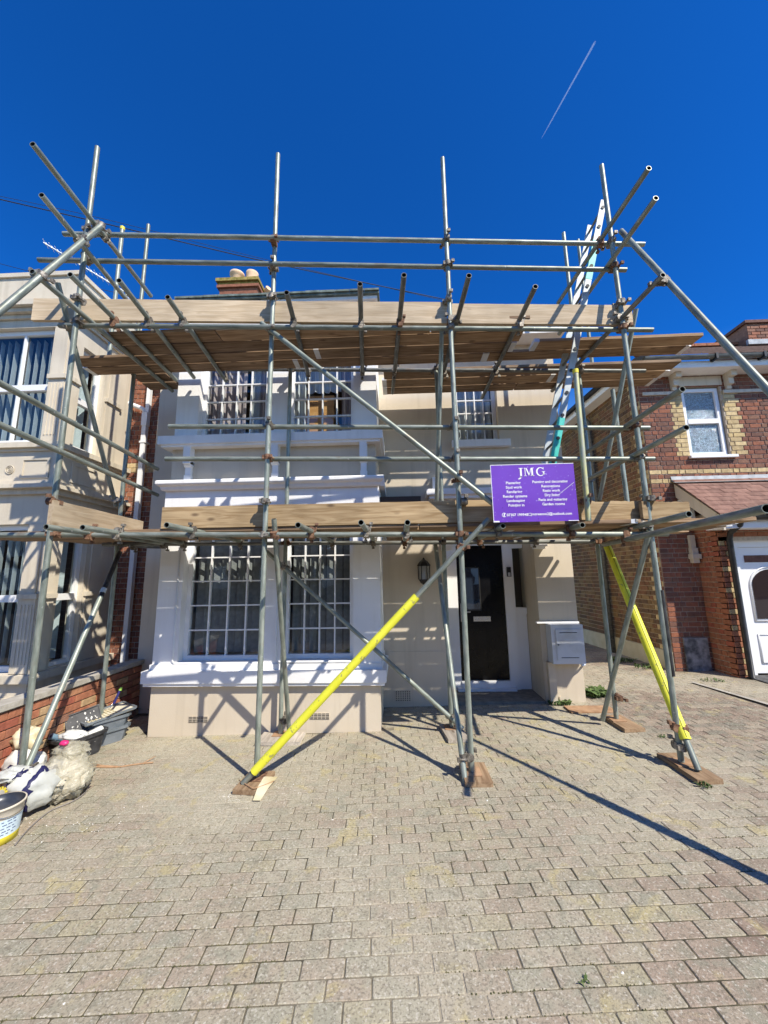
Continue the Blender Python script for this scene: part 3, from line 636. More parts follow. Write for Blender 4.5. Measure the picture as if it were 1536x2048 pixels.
m = MB(); m.box(-3.98, -3.07, 7.68, 8.32, 8.313, 8.38); m.build('brick_course', M['moss'], ch)
m = MB()
for i in range(4): m.box(-4.03 + i * 0.25, -3.79 + i * 0.25, 7.62, 8.38, 8.383, 8.46)
m.build('brick_course', M['moss'], ch)
for i, (x, r, lip) in enumerate(((-3.66, 0.135, True), (-3.30, 0.14, False))):
    pr_ = [(r, 8.46), (r * 0.97, 8.70), (r * (1.22 if lip else 1.0), 8.72), (r * (1.22 if lip else 1.0), 8.78), (r * 0.9, 8.79), (r * 0.8, 8.6)]
    MB().lathe((x, 7.9, 0), pr_, 24).build('chimney_pot', M['pot'], ch)
MB().cyl((-3.04, 8.1, 8.40), (-2.93, 8.0, 8.46), 0.07, n=14).build('chimney_pot', M['pot'], ch)
# interior: the rooms behind the glass
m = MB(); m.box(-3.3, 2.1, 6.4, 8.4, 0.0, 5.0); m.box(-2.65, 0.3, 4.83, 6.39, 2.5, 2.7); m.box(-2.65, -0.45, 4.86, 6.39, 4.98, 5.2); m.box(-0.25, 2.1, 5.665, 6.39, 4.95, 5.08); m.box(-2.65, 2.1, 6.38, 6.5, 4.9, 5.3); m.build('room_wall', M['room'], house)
m = MB(); m.box(-1.40, -0.86, 5.05, 5.5, 3.60, 4.22); m = m.build('cupboard', M['orange'])
tag(m, 'orange wooden cupboard standing inside the right-hand upper bay window', 'cupboard')
# wall lantern
x, Y = 0.34, 5.30
lan = empty('wall_lantern', (x, 5.38, 1.75), 'black hexagonal coach lantern fixed to the cream wall left of the front door', 'lantern')
m = MB(); m.lathe((x, Y, 0), [(0.02, 1.575), (0.05, 1.60), (0.075, 1.645)], 6, sm=False); m.build('lantern_base', M['blackm'], lan)
m = MB()
for k in range(6):
    a0 = math.pi / 3 * k; p0 = Vector((x + 0.077 * math.cos(a0), Y + 0.077 * math.sin(a0), 1.645)); m.cyl(p0, p0 + Vector((0, 0, 0.18)), 0.006, n=6)
m.build('lantern_cage', M['blackm'], lan)
m = MB(); m.lathe((x, Y, 0), [(0.068, 1.647), (0.068, 1.823)], 6, sm=False); m.build('lantern_pane', glass_mat('lantern_glass', gain=2, body=(0.30, 0.29, 0.26)), lan)
m = MB(); m.lathe((x, Y, 0), [(0.09, 1.825), (0.088, 1.84), (0.055, 1.885), (0.02, 1.91), (0.012, 1.93), (0.001, 1.94)], 6, sm=False); m.build('lantern_roof', M['blackm'], lan)
m = MB(); m.box(x - 0.03, x + 0.03, 5.365, 5.379, 1.68, 1.80); m.cyl((x, 5.37, 1.72), (x, 5.34, 1.66), 0.01, n=8); m.build('wall_bracket', M['blackm'], lan)
# meter box
mb_ = empty('meter_box', (2.14, 5.38, 0.55), 'off-white plastic gas meter cabinet hung on the right-hand door pillar', 'meter box')
m = MB(); m.box(1.93, 2.335, 5.19, 5.368, 0.565, 1.045); m.build('cabinet', M['grey'], mb_)
d_ = MB().box(1.985, 2.30, 5.178, 5.19, 0.61, 0.99).build('cabinet_door', M['grey'], mb_)
m = MB(); m.box(2.03, 2.25, 5.174, 5.178, 0.945, 0.952); m.box(2.03, 2.25, 5.174, 5.178, 0.64, 0.647); m.cyl((2.005, 5.178, 0.80), (2.005, 5.17, 0.80), 0.008, n=8); m.build('louvre', M['blackm'], d_)
m = MB(); m.box(1.80, 2.345, 5.30, 5.366, 1.05, 1.068); m.build('drip_edge', M['white'], mb_)
m = MB(); m.pipe([(2.30, 5.26, 0.56), (2.31, 5.26, 0.53), (2.36, 5.30, 0.53), (2.39, 5.36, 0.53)], 0.014); m.build('gas_pipe', M['grey'], mb_)
m = MB(); m.box(1.90, 1.99, 5.30, 5.368, 0.0, 0.56); m.box(2.03, 2.05, 5.355, 5.368, 0.02, 0.13); m.build('meter_duct', M['cream'], mb_)

# ================================================================== LEFT NEIGHBOUR
nh = empty('neighbour_bay_house', (-5.2, 5.2, 0), 'pale cream painted house with a parapet bay and vertical blinds, left of the scaffold', 'house')
FL = frameF((0, 4.66, 0), 0); FS = frameF((-4.43, 4.66, 0), math.pi / 2)
fh = [(-6.2, -4.68, 0.62, 2.42), (-6.2, -4.68, 3.50, 5.18)]
sh = [(0.26, 0.66, 0.62, 2.42), (0.22, 0.64, 3.50, 5.0)]
m = MB(); panel(m, FL, -7.5, -4.434, -0.1, 6.0, 0.2, holes=fh); panel(m, FS, 0.003, 1.30, -0.1, 6.0, 0.2, holes=sh, d0=0.0); m.build('bay_wall', M['ncream'], nh)
for (a, b, z0, z1) in fh:
    o = window(nh, FL, a + 0.002, b - 0.002, z0 + 0.002, z1 - 0.002, 1, 1, d=0.07, fw=0.065, bars=False, blind='nblind', slat=0.105, ang=2.0, rail=(z0 + z1) / 2 - 0.02)
    for u in (-5.17, -5.70): MB().box(u - 0.014, u + 0.014, 4.735, 4.77, z0 + 0.07, z1 - 0.07).build('glazing_bar', M['upvc'], o)
for (a, b, z0, z1) in sh:
    window(nh, FS, a + 0.002, b - 0.002, z0 + 0.002, z1 - 0.002, 1, 1, d=0.07, fw=0.055, bars=False, blind='nblind', slat=0.10, ang=1.9, rail=(z0 + z1) / 2 - 0.02)
def band(mb, z0, z1, out, mat_=None):                 # a string moulding carried round both faces of the bay
    mb.box(-7.5, -4.43 + out, 4.66 - out, 4.657, z0, z1); mb.box(-4.427, -4.43 + out, 4.657, 5.95, z0, z1)
m = MB(); band(m, 5.36, 5.42, 0.10); band(m, 5.42, 5.50, 0.16); band(m, 5.30, 5.36, 0.04); m.build('parapet_cornice', M['ncream'], nh)
m = MB(); band(m, 5.97, 6.03, 0.03); m.build('parapet_coping', M['ncream'], nh)
m = MB(); band(m, 3.42, 3.49, 0.07); band(m, 3.38, 3.42, 0.03); m.build('sill', M['ncream'], nh)
m = MB(); band(m, 2.92, 2.965, 0.08); band(m, 2.87, 2.92, 0.12); band(m, 2.80, 2.87, 0.05); m.build('string_course', M['ncream'], nh)
m = MB(); band(m, 0.52, 0.61, 0.08); band(m, -0.1, 0.35, 0.03); m.build('sill', M['ncream'], nh)
for zc, z0, z1 in ((1.52, 0.62, 2.42), (4.42, 3.50, 5.10)):
    m = MB()
    for (c0, c1, d0, d1) in ((-4.665, -4.445, 4.645, 4.657), ):
        m.box(c0, c1, d0, d1, z0, zc - 0.03); m.box(c0 - 0.0, c1 + 0.03, d0 - 0.03, d1, zc - 0.03, zc + 0.03); m.box(c0 + 0.02, c1 - 0.02, d0 - 0.002, d1, zc + 0.03, z1)
    for k in range(4): m.box(-4.63 + k * 0.045, -4.61 + k * 0.045, 4.637, 4.645, z0 + 0.1, zc - 0.1)
    m.build('pilaster', M['ncream'], nh)
    m = MB()
    for (a, b) in ((0.70, 0.98), (0.03, 0.20)):
        p, q = 4.66 + a, 4.66 + b
        m = MB(); m.box(-4.427, -4.41, p, q, z0, zc - 0.03); m.box(-4.427, -4.38, p - 0.02, q + 0.02, zc - 0.03, zc + 0.03); m.box(-4.427, -4.405, p + 0.03, q - 0.03, zc + 0.03, z1)
        m.build('pilaster', M['ncream'], nh)
    m = MB(); m.add([(-4.40, 5.40, z1 - 0.02), (-4.40, 5.58, z1 - 0.02), (-4.36, 5.62, z1 + 0.10), (-4.36, 5.36, z1 + 0.10), (-4.427, 5.40, z1 - 0.02), (-4.427, 5.58, z1 - 0.02), (-4.427, 5.62, z1 + 0.10), (-4.427, 5.36, z1 + 0.10)],
                      [(0, 1, 2, 3), (4, 0, 3, 7), (1, 5, 6, 2), (3, 2, 6, 7), (4, 5, 1, 0)]); m.build('capital', M['ncream'], nh)
m = MB()
for r in (0.055, 0.034, 0.013):
    for i in range(20):
        a0, a1 = 2 * math.pi * i / 20, 2 * math.pi * (i + 1) / 20
        m.cyl((-5.03 + r * math.cos(a0), 4.652, 3.14 + r * math.sin(a0)), (-5.03 + r * math.cos(a1), 4.652, 3.14 + r * math.sin(a1)), 0.006, n=6, caps=False)
m.build('roundel', M['ncream'], nh)
for (a, b) in ((-4.88, -4.50), (-6.0, -5.25)):
    m = MB(); m.box(a, b, 4.645, 4.657, 3.02, 3.05); m.box(a, b, 4.645, 4.657, 3.26, 3.29); m.box(a, a + 0.03, 4.645, 4.657, 3.05, 3.26); m.box(b - 0.03, b, 4.645, 4.657, 3.05, 3.26); m.build('apron_panel', M['ncream'], nh)
a, b = 4.90, 5.35
m = MB(); m.box(-4.427, -4.415, a, b, 3.02, 3.05); m.box(-4.427, -4.415, a, b, 3.26, 3.29); m.box(-4.427, -4.415, a, a + 0.03, 3.05, 3.26); m.box(-4.427, -4.415, b - 0.03, b, 3.05, 3.26); m.build('apron_panel', M['ncream'], nh)
# brick recess between the two houses
FR = frameF((0, 5.95, 0), 0)
MB().box(-4.60, -3.55, 5.958, 6.2, -0.1, 5.6).build('mortar_bed', M['mortar'], nh)
def ch_rec(u, z, j):
    if 3.42 < z < 3.56: return B_YEL
    return [B_RED[0], B_RED[1], B_RED[2], B_RED[4], B_RED[1]]
brickwork(nh, FR, -4.60, -3.56, -0.05, 5.5, B_RED, ch_rec, visible=lambda it: (-abs(it[1] - 2.6)), singles=300)
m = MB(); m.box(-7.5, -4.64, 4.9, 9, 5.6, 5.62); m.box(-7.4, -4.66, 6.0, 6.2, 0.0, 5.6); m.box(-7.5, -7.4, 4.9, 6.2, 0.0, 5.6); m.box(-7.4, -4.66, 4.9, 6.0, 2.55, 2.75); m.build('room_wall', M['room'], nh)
# white downpipe with its swan neck
dp = empty('white_downpipe', (-4.13, 5.85, 0.5), 'white plastic rainwater pipe with swan neck on the red brick recess', 'downpipe')
m = MB(); m.box(-4.16, -4.09, 5.83, 5.90, 0.45, 4.42); m.build('pipe', M['upvc'], dp)
m = MB(); m.pipe([(-4.70, 5.865, 5.5), (-4.70, 5.865, 4.80), (-4.67, 5.865, 4.70), (-4.19, 5.865, 4.50), (-4.13, 5.865, 4.42)], 0.036, 10); m.build('swan_neck', M['upvc'], dp)
for bx6 in ((-4.17, -4.08, 5.82, 5.905, 4.20, 4.42), (-4.175, -4.075, 5.82, 5.94, 3.90, 3.93), (-4.175, -4.075, 5.82, 5.94, 2.2, 2.23)): MB().box(*bx6).build('pipe_collar', M['upvc'], dp)
m = MB(); m.box(-4.135, -4.075, 5.84, 5.90, 4.42, 5.5); m.build('pipe', M['upvc'], dp)
# low boundary wall
lw = empty('low_brick_wall', (-3.55, 3.8, 0), 'low mixed red brick boundary wall with stone coping at the left edge of the drive', 'wall')
FW = frameF((-3.50, 2.0, 0), math.pi / 2)
MB().box(-3.60, -3.512, 2.0, 5.33, -0.1, 0.585).build('mortar_bed', M['mortar_y'], lw)
brickwork(lw, FW, 0.0, 3.33, -0.055, 0.585, B_ORG, course=0.078, bond='stretcher', proud=0.012, name='brick')
y = 2.0
while y < 5.3:
    e = min(y + 0.6, 5.335); MB().box(-3.64, -3.465, y + 0.003, e - 0.003, 0.587, 0.640 + random.uniform(-0.004, 0.003)).build('coping_stone', M['stone'], lw); y += 0.6
# television aerial
ae = empty('television_aerial', (-5.2, 7.6, 8.0), 'thin white television aerial with many short rods above the left house parapet', 'aerial')
A0, A1 = at(87, 485, 7.0), at(252, 585, 7.6)
m = MB(); m.cyl(A0, A1, 0.014, n=8); m.build('boom', M['upvc'], ae)
sd = (A1 - A0).normalized().cross(Vector((0, 0, 1))).normalized()
for i in range(15):
    p = A0 + (A1 - A0) * (i + 0.4) / 15; q = MB(); q.cyl(p - sd * 0.13, p + sd * 0.13, 0.005, n=6); q.cyl(p - Vector((0, 0, 0.02)), p + Vector((0, 0, 0.02)), 0.018, n=8); q.build('rod', M['upvc'], ae)
e = at(258, 640, 7.6); m = MB(); m.cyl(A1 + Vector((0.0, 0, 0.05)), e - Vector((0, 0, 0.8)), 0.022, n=8); m.build('mast', M['galv'], ae)
for k in range(4):
    p = at(235 + k * 8, 583 + k * 6, 7.6); MB().cyl(p, p + Vector((0.28, 0.1, -0.10)), 0.008, n=6).build('reflector_rod', M['upvc'], ae)

# ================================================================== RIGHT NEIGHBOUR
rh = empty('brick_neighbour_house', (6.0, 7.0, 0), 'red brick house with yellow quoined window and lean-to porch, right of the scaffold', 'house')
FN = frameF((0, 6.75, 0), 0)
wh = (5.20, 5.90, 3.70, 5.02)
m = MB(); panel(m, frameF((0, 6.757, 0), 0), 4.46, 9.5, -0.1, 5.36, 0.25, holes=[wh]); m.build('mortar_bed', M['mortar'], rh)
def ch_front(u, z, j):
    if 3.355 < z < 3.43 or 3.205 < z < 3.28: return B_YEL
    if 3.68 < z < 4.92:
        e = 0.13 if j % 2 else 0.24
        if wh[0] - e < u < wh[0] or wh[1] < u < wh[1] + e: return B_YEL
    return [B_RED[0], B_RED[1], B_RED[2], B_RED[2], B_RED[3], B_RED[5]]
# split the run at the quoins so that their ends line up
def rh_holes(j): return [wh]
brickwork(rh, FN, 4.45, 9.5, -0.02, 5.30, B_RED, ch_front, holes=[wh], singles=300, visible=lambda it: -abs(it[0] - 5.4) * 1.0 - abs(it[1] - 4.1) * 0.8)
window(rh, FN, wh[0] + 0.02, wh[1] - 0.02, wh[2] + 0.02, wh[3] - 0.03, 1, 1, d=0.05, fw=0.06, bars=False, gm='obscure', rail=4.37)
m = MB(); m.box(5.16, 5.96, 6.68, 6.745, 3.655, 3.70); m.build('sill', M['upvc'], rh)
m = MB(); m.box(4.50, 5.17, 6.72, 6.747, 4.86, 4.92); m.build('string_course', M['ncream'], rh); m = MB(); m.box(5.93, 7.2, 6.72, 6.747, 4.86, 4.92); m.build('string_course', M['ncream'], rh)
m = MB(); m.box(5.17, 5.93, 6.735, 6.748, 5.025, 5.20); m.build('lintel', M['ncream'], rh)
for x in (5.06, 6.02):
    m = MB(); m.box(x - 0.05, x + 0.05, 6.56, 6.747, 5.12, 5.22); m.box(x - 0.045, x + 0.045, 6.64, 6.747, 5.0, 5.12); m.box(x - 0.04, x + 0.04, 6.70, 6.747, 4.93, 5.0); m.build('bracket', M['ncream'], rh)
m = MB(); m.box(4.30, 9.5, 6.45, 6.76, 5.22, 5.235); m.box(4.30, 9.5, 6.43, 6.45, 5.215, 5.33); m.build('fascia', M['white'], rh)
def gutter(x0, x1, Y, z, mat_, par):
    b = MB(); n = 8; vs = []
    for i in range(n + 1):
        a = math.pi + math.pi * i / n; vs += [(x0, Y + 0.06 * math.cos(a), z + 0.06 * math.sin(a)), (x1, Y + 0.06 * math.cos(a), z + 0.06 * math.sin(a))]
    b.add(vs, [(2 * i, 2 * i + 1, 2 * i + 3, 2 * i + 2) for i in range(n)], 0, True); b.add([vs[2 * i] for i in range(n + 1)], [tuple(range(n + 1))])
    return b.build('gutter', mat_, par)
gt = gutter(4.35, 9.5, 6.365, 5.385, M['galv_dark'], rh)
for x in (5.55, 6.35): MB().box(x - 0.02, x + 0.02, 6.29, 6.43, 5.30, 5.40).build('gutter_clip', M['blackm'], gt)
# roof in tile rows, ridge, chimney
rf = MB()
for r in range(15):
    y0 = 6.30 + r * 0.19; z0 = 5.39 + r * 0.122
    for c in range(26):
        a = 4.20 + r * 0.16 + c * 0.22 + (0.11 if r % 2 else 0)
        if a > 9.5: continue
        rf.add([(a, y0, z0 + 0.022), (a + 0.212, y0, z0 + 0.022), (a + 0.212, y0 + 0.22, z0 + 0.15), (a, y0 + 0.22, z0 + 0.15), (a, y0, z0), (a + 0.212, y0, z0)], [(0, 1, 2, 3), (4, 5, 1, 0)])
rf = rf.build('roof', M['tile'], rh)
m = MB()
for i in range(10): m.box(6.55 + i * 0.3, 6.84 + i * 0.3, 9.02, 9.22, 7.20, 7.27)
m.build('ridge_tile', B_RED[4], rf)
m = MB()
for i in range(10):
    t0, t1 = i / 10, (i + 0.93) / 10; p = Vector((4.2, 6.3, 5.42)).lerp(Vector((6.6, 9.15, 7.24)), t0); q = Vector((4.2, 6.3, 5.42)).lerp(Vector((6.6, 9.15, 7.24)), t1); m.cyl(p, q, 0.05, n=6)
m.build('hip_tile', B_RED[3], rf)
m = MB(); m.add([(4.19, 6.3, 5.385), (4.19, 12, 5.385), (6.6, 9.2, 7.2), (6.6, 9.2, 7.2)], [(0, 1, 2)]); m.build('side_roof_slope', M['tile'], rf)
chn = MB().box(8.50, 9.7, 8.75, 9.9, 6.4, 7.56).build('chimney', B_ORG[3], rh)
FC = frameF((0, 8.74, 0), 0)
brickwork(chn, FC, 8.49, 9.72, 7.02, 7.55, B_ORG, lambda u, z, j: [B_ORG[1], B_ORG[3], B_RED[3]], singles=0, bond='stretcher')
MB().box(8.44, 9.75, 8.69, 9.95, 7.56, 7.63).build('chimney_cap', B_RED[3], chn)
MB().box(8.40, 9.75, 8.66, 8.72, 6.98, 7.10).build('lead_flashing', M['lead'], chn)
# side wall in yellow stock brick
FSW = frameF((4.44, 6.76, 0), math.radians(90 + 2.5) - math.pi)
FSW2 = lambda u, d, z: FSW(-u, d, z)
Lw = 5.2
FQ = frameF((4.44 - 5.2 * math.sin(math.radians(2.5)), 6.76 + 5.2 * math.cos(math.radians(2.5)), 0), math.radians(-90 + 2.5))
m = MB(); panel(m, FQ, 0, Lw, -0.1, 5.3, 0.2, d0=0.007); m.build('side_mortar_bed', M['mortar_y'], rh)
brickwork(rh, FQ, 0, Lw, 0.40, 5.28, B_STK, lambda u, z, j: ([B_RED[2], B_RED[0], B_YEL[0]] if (u > Lw - 0.13 or (u > Lw - 0.24 and j % 2)) and not (3.35 < z < 3.45 or 3.2 < z < 3.3) else (B_YEL if u > Lw - 0.2 else B_STK)), singles=300, visible=lambda it: it[0] - 0.35 * abs(it[1] - 1.4))
m = MB(); m.box(0, Lw, -0.03, 0.012, 0.0, 0.40, FQ); m.build('plinth', mat('cream_plinth', (0.50, 0.45, 0.30), (0.58, 0.53, 0.38), scale=6, rough=0.9), rh)
m = MB(); m.box(-0.2, Lw + 0.15, -0.26, 0.0, 5.24, 5.26, FQ); m.box(-0.2, Lw + 0.15, -0.28, -0.26, 5.22, 5.36, FQ); m.build('soffit', M['white'], rh)
m = MB(); m.pipe([FQ(-0.2, -0.34, 5.37), FQ(Lw + 0.2, -0.34, 5.37)], 0.055, 8); m.build('gutter', M['blackm'], rh)
for (u, nm) in ((Lw - 1.55, 'drain_pipe'), (Lw - 3.3, 'drain_pipe')):
    m = MB(); m.pipe([FQ(u, -0.07, 0.05), FQ(u, -0.07, 5.0), FQ(u, -0.33, 5.3)], 0.04, 10); m.build(nm, M['galv_dark'], rh)
# porch: brick side wall, front, lean-to roof, white door
PX0, PY0 = 5.06, 6.28
FP = frameF((PX0, 6.75, 0), -math.pi / 2)
m = MB(); m.box(PX0 + 0.007, PX0 + 0.15, PY0 + 0.007, 6.75, -0.05, 2.62); m.build('porch_mortar_bed', M['mortar'], rh)
m = MB(); m.box(PX0 + 0.007, 7.5, PY0 + 0.007, PY0 + 0.14, 2.16, 2.50); m.box(PX0 + 0.007, PX0 + 0.20, PY0 + 0.007, PY0 + 0.14, -0.05, 2.16); m.build('porch_mortar_bed', M['mortar'], rh)
brickwork(rh, FP, 0.0, 0.47, 0.06, 2.60, B_ORG, lambda u, z, j: [B_ORG[0], B_ORG[1], B_ORG[5], B_RED[4]], singles=150, bond='flemish')
FPF = frameF((0, PY0, 0), 0)
brickwork(rh, FPF, PX0, 7.3, 2.22, 2.50, B_RED, lambda u, z, j: [B_RED[1], B_RED[4]], singles=60, bond='stretcher')
brickwork(rh, FPF, PX0, PX0 + 0.15, 0.06, 2.20, B_RED, lambda u, z, j: [B_RED[1], B_YEL[1], B_RED[4]], singles=60, bond='stretcher')
R0, R1 = Vector((4.80, 6.74, 3.26)), Vector((4.86, 5.92, 2.52))
pr_ = MB().add([(4.84, 6.73, 3.22), (7.6, 6.73, 3.22), (7.6, 5.95, 2.52), (4.90, 5.95, 2.52)], [(0, 1, 2, 3)]).build('porch_roof', M['lead'], rh)
tm = None
NR = 9
for r in range(NR):
    t0 = r / NR; y0 = 5.92 + 0.82 * t0; z0 = 2.53 + 0.74 * t0
    for c in range(13):
        a = 4.80 + c * 0.215 - (0.108 if (r % 2 and c) else 0) + (0.107 if (r % 2 and not c) else 0) + 0.06 * (1 - t0)
        if tm is None:
            k = MB(); k.add([(0, 0, 0.022), (0.21, 0, 0.022), (0.21, 0.125, 0.118), (0, 0.125, 0.118), (0, 0, 0), (0.21, 0, 0), (0.21, 0.125, 0.10), (0, 0.125, 0.10)],
                            [(0, 1, 2, 3), (4, 5, 1, 0), (4, 0, 3, 7), (1, 5, 6, 2)]); tm = k.mesh('tile', [M['tile2']])
        hs_ = 0.5 if (c == 0 and r % 2) else 1.0
        if hs_ == 0.5: a -= 0.107
        put(bpy.data.objects.new('tile', tm), pr_, Matrix.Translation((a, y0, z0 + random.uniform(0, 0.006))) @ Matrix.Rotation(random.uniform(-0.01, 0.01), 4, 'Y') @ Matrix.Scale(hs_, 4, (1, 0, 0)))
m = MB(); m.add([(4.80, 6.72, 3.24), (7.6, 6.72, 3.24), (7.6, 6.745, 3.34), (4.80, 6.745, 3.34), (7.6, 6.60, 3.20), (4.76, 6.60, 3.20)], [(0, 1, 2, 3), (5, 4, 1, 0)]); m.build('lead_flashing', M['lead'], pr_)
m = MB(); a, b = Vector((4.82, 6.72, 3.20)), Vector((4.90, 5.94, 2.50))
m.add([a, b, b - Vector((0, 0, 0.20)), a - Vector((0, 0, 0.24)), a + Vector((0.03, 0, 0)), b + Vector((0.03, 0, 0)), b + Vector((0.03, 0, -0.20)), a + Vector((0.03, 0, -0.24))], [(0, 1, 2, 3), (4, 7, 6, 5), (0, 4, 5, 1), (3, 2, 6, 7), (1, 5, 6, 2)])
m.build('barge_board', M['ncream'], rh)
m = MB(); m.box(4.90, 7.6, 5.98, 6.0, 2.33, 2.50); m.box(4.90, 7.6, 6.0, 6.28, 2.33, 2.345); m.build('fascia', M['white'], rh)
m = MB(); m.box(4.86, 4.97, 6.60, 6.745, 2.72, 2.92); m.box(4.90, 4.97, 6.55, 6.74, 2.5, 2.72); m.build('corbel', M['white'], rh)
gutter(4.88, 7.6, 5.92, 2.50, M['blackm'], rh)
m = MB(); x = 5.17; m.pipe([(x, 5.94, 2.46), (x, 5.97, 2.38), (x + 0.0, 6.16, 2.28), (x, 6.20, 2.18), (x, 6.20, 0.14), (x + 0.03, 6.12, 0.08)], 0.04, 10); m.build('downpipe', M['blackm'], rh)
m = MB(); m.box(4.92, 5.02, 6.66, 6.74, 1.98, 2.08); m.box(4.90, 5.04, 6.63, 6.74, 1.90, 1.98); m.box(4.92, 5.02, 6.66, 6.74, 1.83, 1.90); m.box(4.93, 5.01, 6.68, 6.74, 2.08, 2.30); m.build('corbel', M['ncream'], rh)
m = MB(); m.box(4.62, 5.00, 6.715, 6.742, 0.06, 0.62); m.build('cement_patch', M['patch'], rh)
# white panelled door of the porch
m = MB(); m.box(5.30, 5.40, 6.36, 6.44, 0.12, 2.16); m.box(5.40, 6.6, 6.362, 6.44, 2.06, 2.16); m.box(6.30, 6.4, 6.36, 6.44, 0.12, 2.06); m.box(5.22, 7.5, 6.30, 6.36, 2.16, 2.22)
m.box(5.22, 5.30, 6.33, 6.42, 0.12, 2.16); m.build('door_frame', M['upvc'], rh)
nd = MB().box(5.403, 6.297, 6.385, 6.43, 0.15, 2.057).build('door', M['upvc'], rh)
m = MB(); m.box(5.50, 6.2, 6.378, 6.384, 1.82, 1.93); m.build('door_grille', B_RED[3], nd)
m = MB(); vs = [(5.55, 6.374, 0.95), (6.15, 6.374, 0.95)] + [(5.85 + 0.30 * math.cos(a * math.pi / 12), 6.374, 1.45 + 0.26 * math.sin(a * math.pi / 12)) for a in range(13)]
m.add(vs, [tuple(range(len(vs)))]); m.build('door_glazing', glass_mat('dark_door_glass', gain=2.5, body=(0.03, 0.02, 0.02)), nd)
m = MB(); pts = [(5.52, 6.376, 0.92), (5.52, 6.376, 1.45)] + [(5.85 - 0.33 * math.cos(a * math.pi / 12), 6.376, 1.45 + 0.30 * math.sin(a * math.pi / 12)) for a in range(13)] + [(6.18, 6.376, 0.92), (5.52, 6.376, 0.92)]
m.pipe(pts, 0.013, 6); m.build('arch_moulding', M['upvc'], nd)
for z0, z1 in ((0.30, 0.72),):
    for a in (5.52, 5.90):
        m = MB(); m.pipe([(a, 6.378, z0), (a + 0.28, 6.378, z0), (a + 0.28, 6.378, z1), (a, 6.378, z1), (a, 6.378, z0)], 0.012, 6); m.build('door_panel', M['upvc'], nd)
MB().box(5.75, 6.0, 6.370, 6.384, 0.80, 0.86).build('letter_plate', M['blackm'], nd)
m = MB(); m.box(5.16, 7.5, 5.86, 6.35, 0.02, 0.13); m.build('doorstep', mat('dark_stone_step', (0.05, 0.05, 0.05), (0.10, 0.10, 0.10), scale=12, rough=0.8), rh)
# edging strip between the two drives
a, b = gp(1385, 1366), gp(1536, 1412)
m = MB(); n_ = (b - a).cross(Vector((0, 0, 1))).normalized() * 0.03; b2 = a + (b - a) * 1.5
m.add([a - n_ + Vector((0, 0, 0.015)), b2 - n_ + Vector((0, 0, 0.03)), b2 + n_ + Vector((0, 0, 0.03)), a + n_ + Vector((0, 0, 0.015)), a - n_ - Vector((0, 0, 0.03)), b2 - n_ - Vector((0, 0, 0.03))], [(0, 1, 2, 3), (4, 5, 1, 0)])
tag(m.build('path_edging', M['stone']), kind='structure')
# ================================================================== SCAFFOLD
scf = empty('scaffold', (-0.4, 4.0, 0.0), 'tube and fitting scaffold with two boarded lifts wrapped across the front of the cream house', 'scaffold')
TUBES = []
TR = 0.0242
def tube_mesh(L, name, m, r=TR, n=14):
    b = MB(); h = L / 2
    cs = [(math.cos(2 * math.pi * i / n), math.sin(2 * math.pi * i / n)) for i in range(n)]
    ro, ri = r, r * 0.82
    vs = [(-h, c * ro, s * ro) for c, s in cs] + [(h, c * ro, s * ro) for c, s in cs]
    b.add(vs, [(i, n + i, n + (i + 1) % n, (i + 1) % n) for i in range(n)], 0, True)
    for e, sg in ((-h, -1), (h, 1)):
        vs = [(e, c * ro, s * ro) for c, s in cs] + [(e, c * ri, s * ri) for c, s in cs] + [(e - sg * 0.12, c * ri, s * ri) for c, s in cs]
        b.add(vs, [(i, (i + 1) % n, n + (i + 1) % n, n + i) for i in range(n)], 0)
        b.add(vs, [(n + i, n + (i + 1) % n, 2 * n + (i + 1) % n, 2 * n + i) for i in range(n)] + [tuple(2 * n + i for i in range(n))], 1)
    return b.mesh(name, [m, M['bore']])
def tube(name, a, b, m='galv', r=TR, label=None):
    a = Vector(a); b = Vector(b); W, L = axisM(a, b)
    o = put(bpy.data.objects.new(name, tube_mesh(L, name, M[m], r)), scf, W)
    if label: o['label'] = label
    TUBES.append((o, a, b)); return o
def upright(pt, pb, Y, m='galv', z0=None, name='standard'):
    a = at(*pt, Y); b = at(*pb, Y)
    z0 = gz(b.x) + 0.05 if z0 is None else z0
    k = (z0 - a.z) / (b.z - a.z); foot = a + (b - a) * k
    return tube(name, foot, a, m), foot, a
_, f1, _ = upright((195, 295), (44, 1530), 3.28)
_, f2, _ = upright((556, 309), (513, 1555), 3.56)
_, f3, _ = upright((885, 317), (944, 1553), 3.57)
_, f4, _ = upright((1203, 331), (1364, 1532), 3.66)
_, i1, _ = upright((297, 450), (202, 1425), 4.45, 'galv')
_, i2, _ = upright((581, 735), (561, 1465), 4.47)
_, i3, _ = upright((872, 735), (903, 1453), 4.54)
_, i4, _ = upright((1127, 466), (1234, 1449), 4.66)
upright((245, 457), (228, 620), 4.15, z0=4.33); e = at(245, 457, 4.15)
upright((1156, 480), (1172, 620), 5.15, z0=4.33)
upright((1225, 779), (1254, 1000), 4.4, z0=2.16)
ty = tube('standard', at(1151, 743, 3.52), at(1177, 1042, 3.52), 'galv_yellow', label='yellow stained short upright with a yellow end cap')
c_ = MB(); c_.cyl((-0.02, 0, 0), (0.02, 0, 0), 0.027, n=14)
cm = c_.mesh('end_cap', [M['yellow']])
for p, q in ((at(1151, 743, 3.52), at(1177, 1042, 3.52)), (e, e - Vector((0, 0, 1)))):
    W, _L = axisM(p, q); W.translation = p; put(bpy.data.objects.new('end_cap', cm), scf, W)
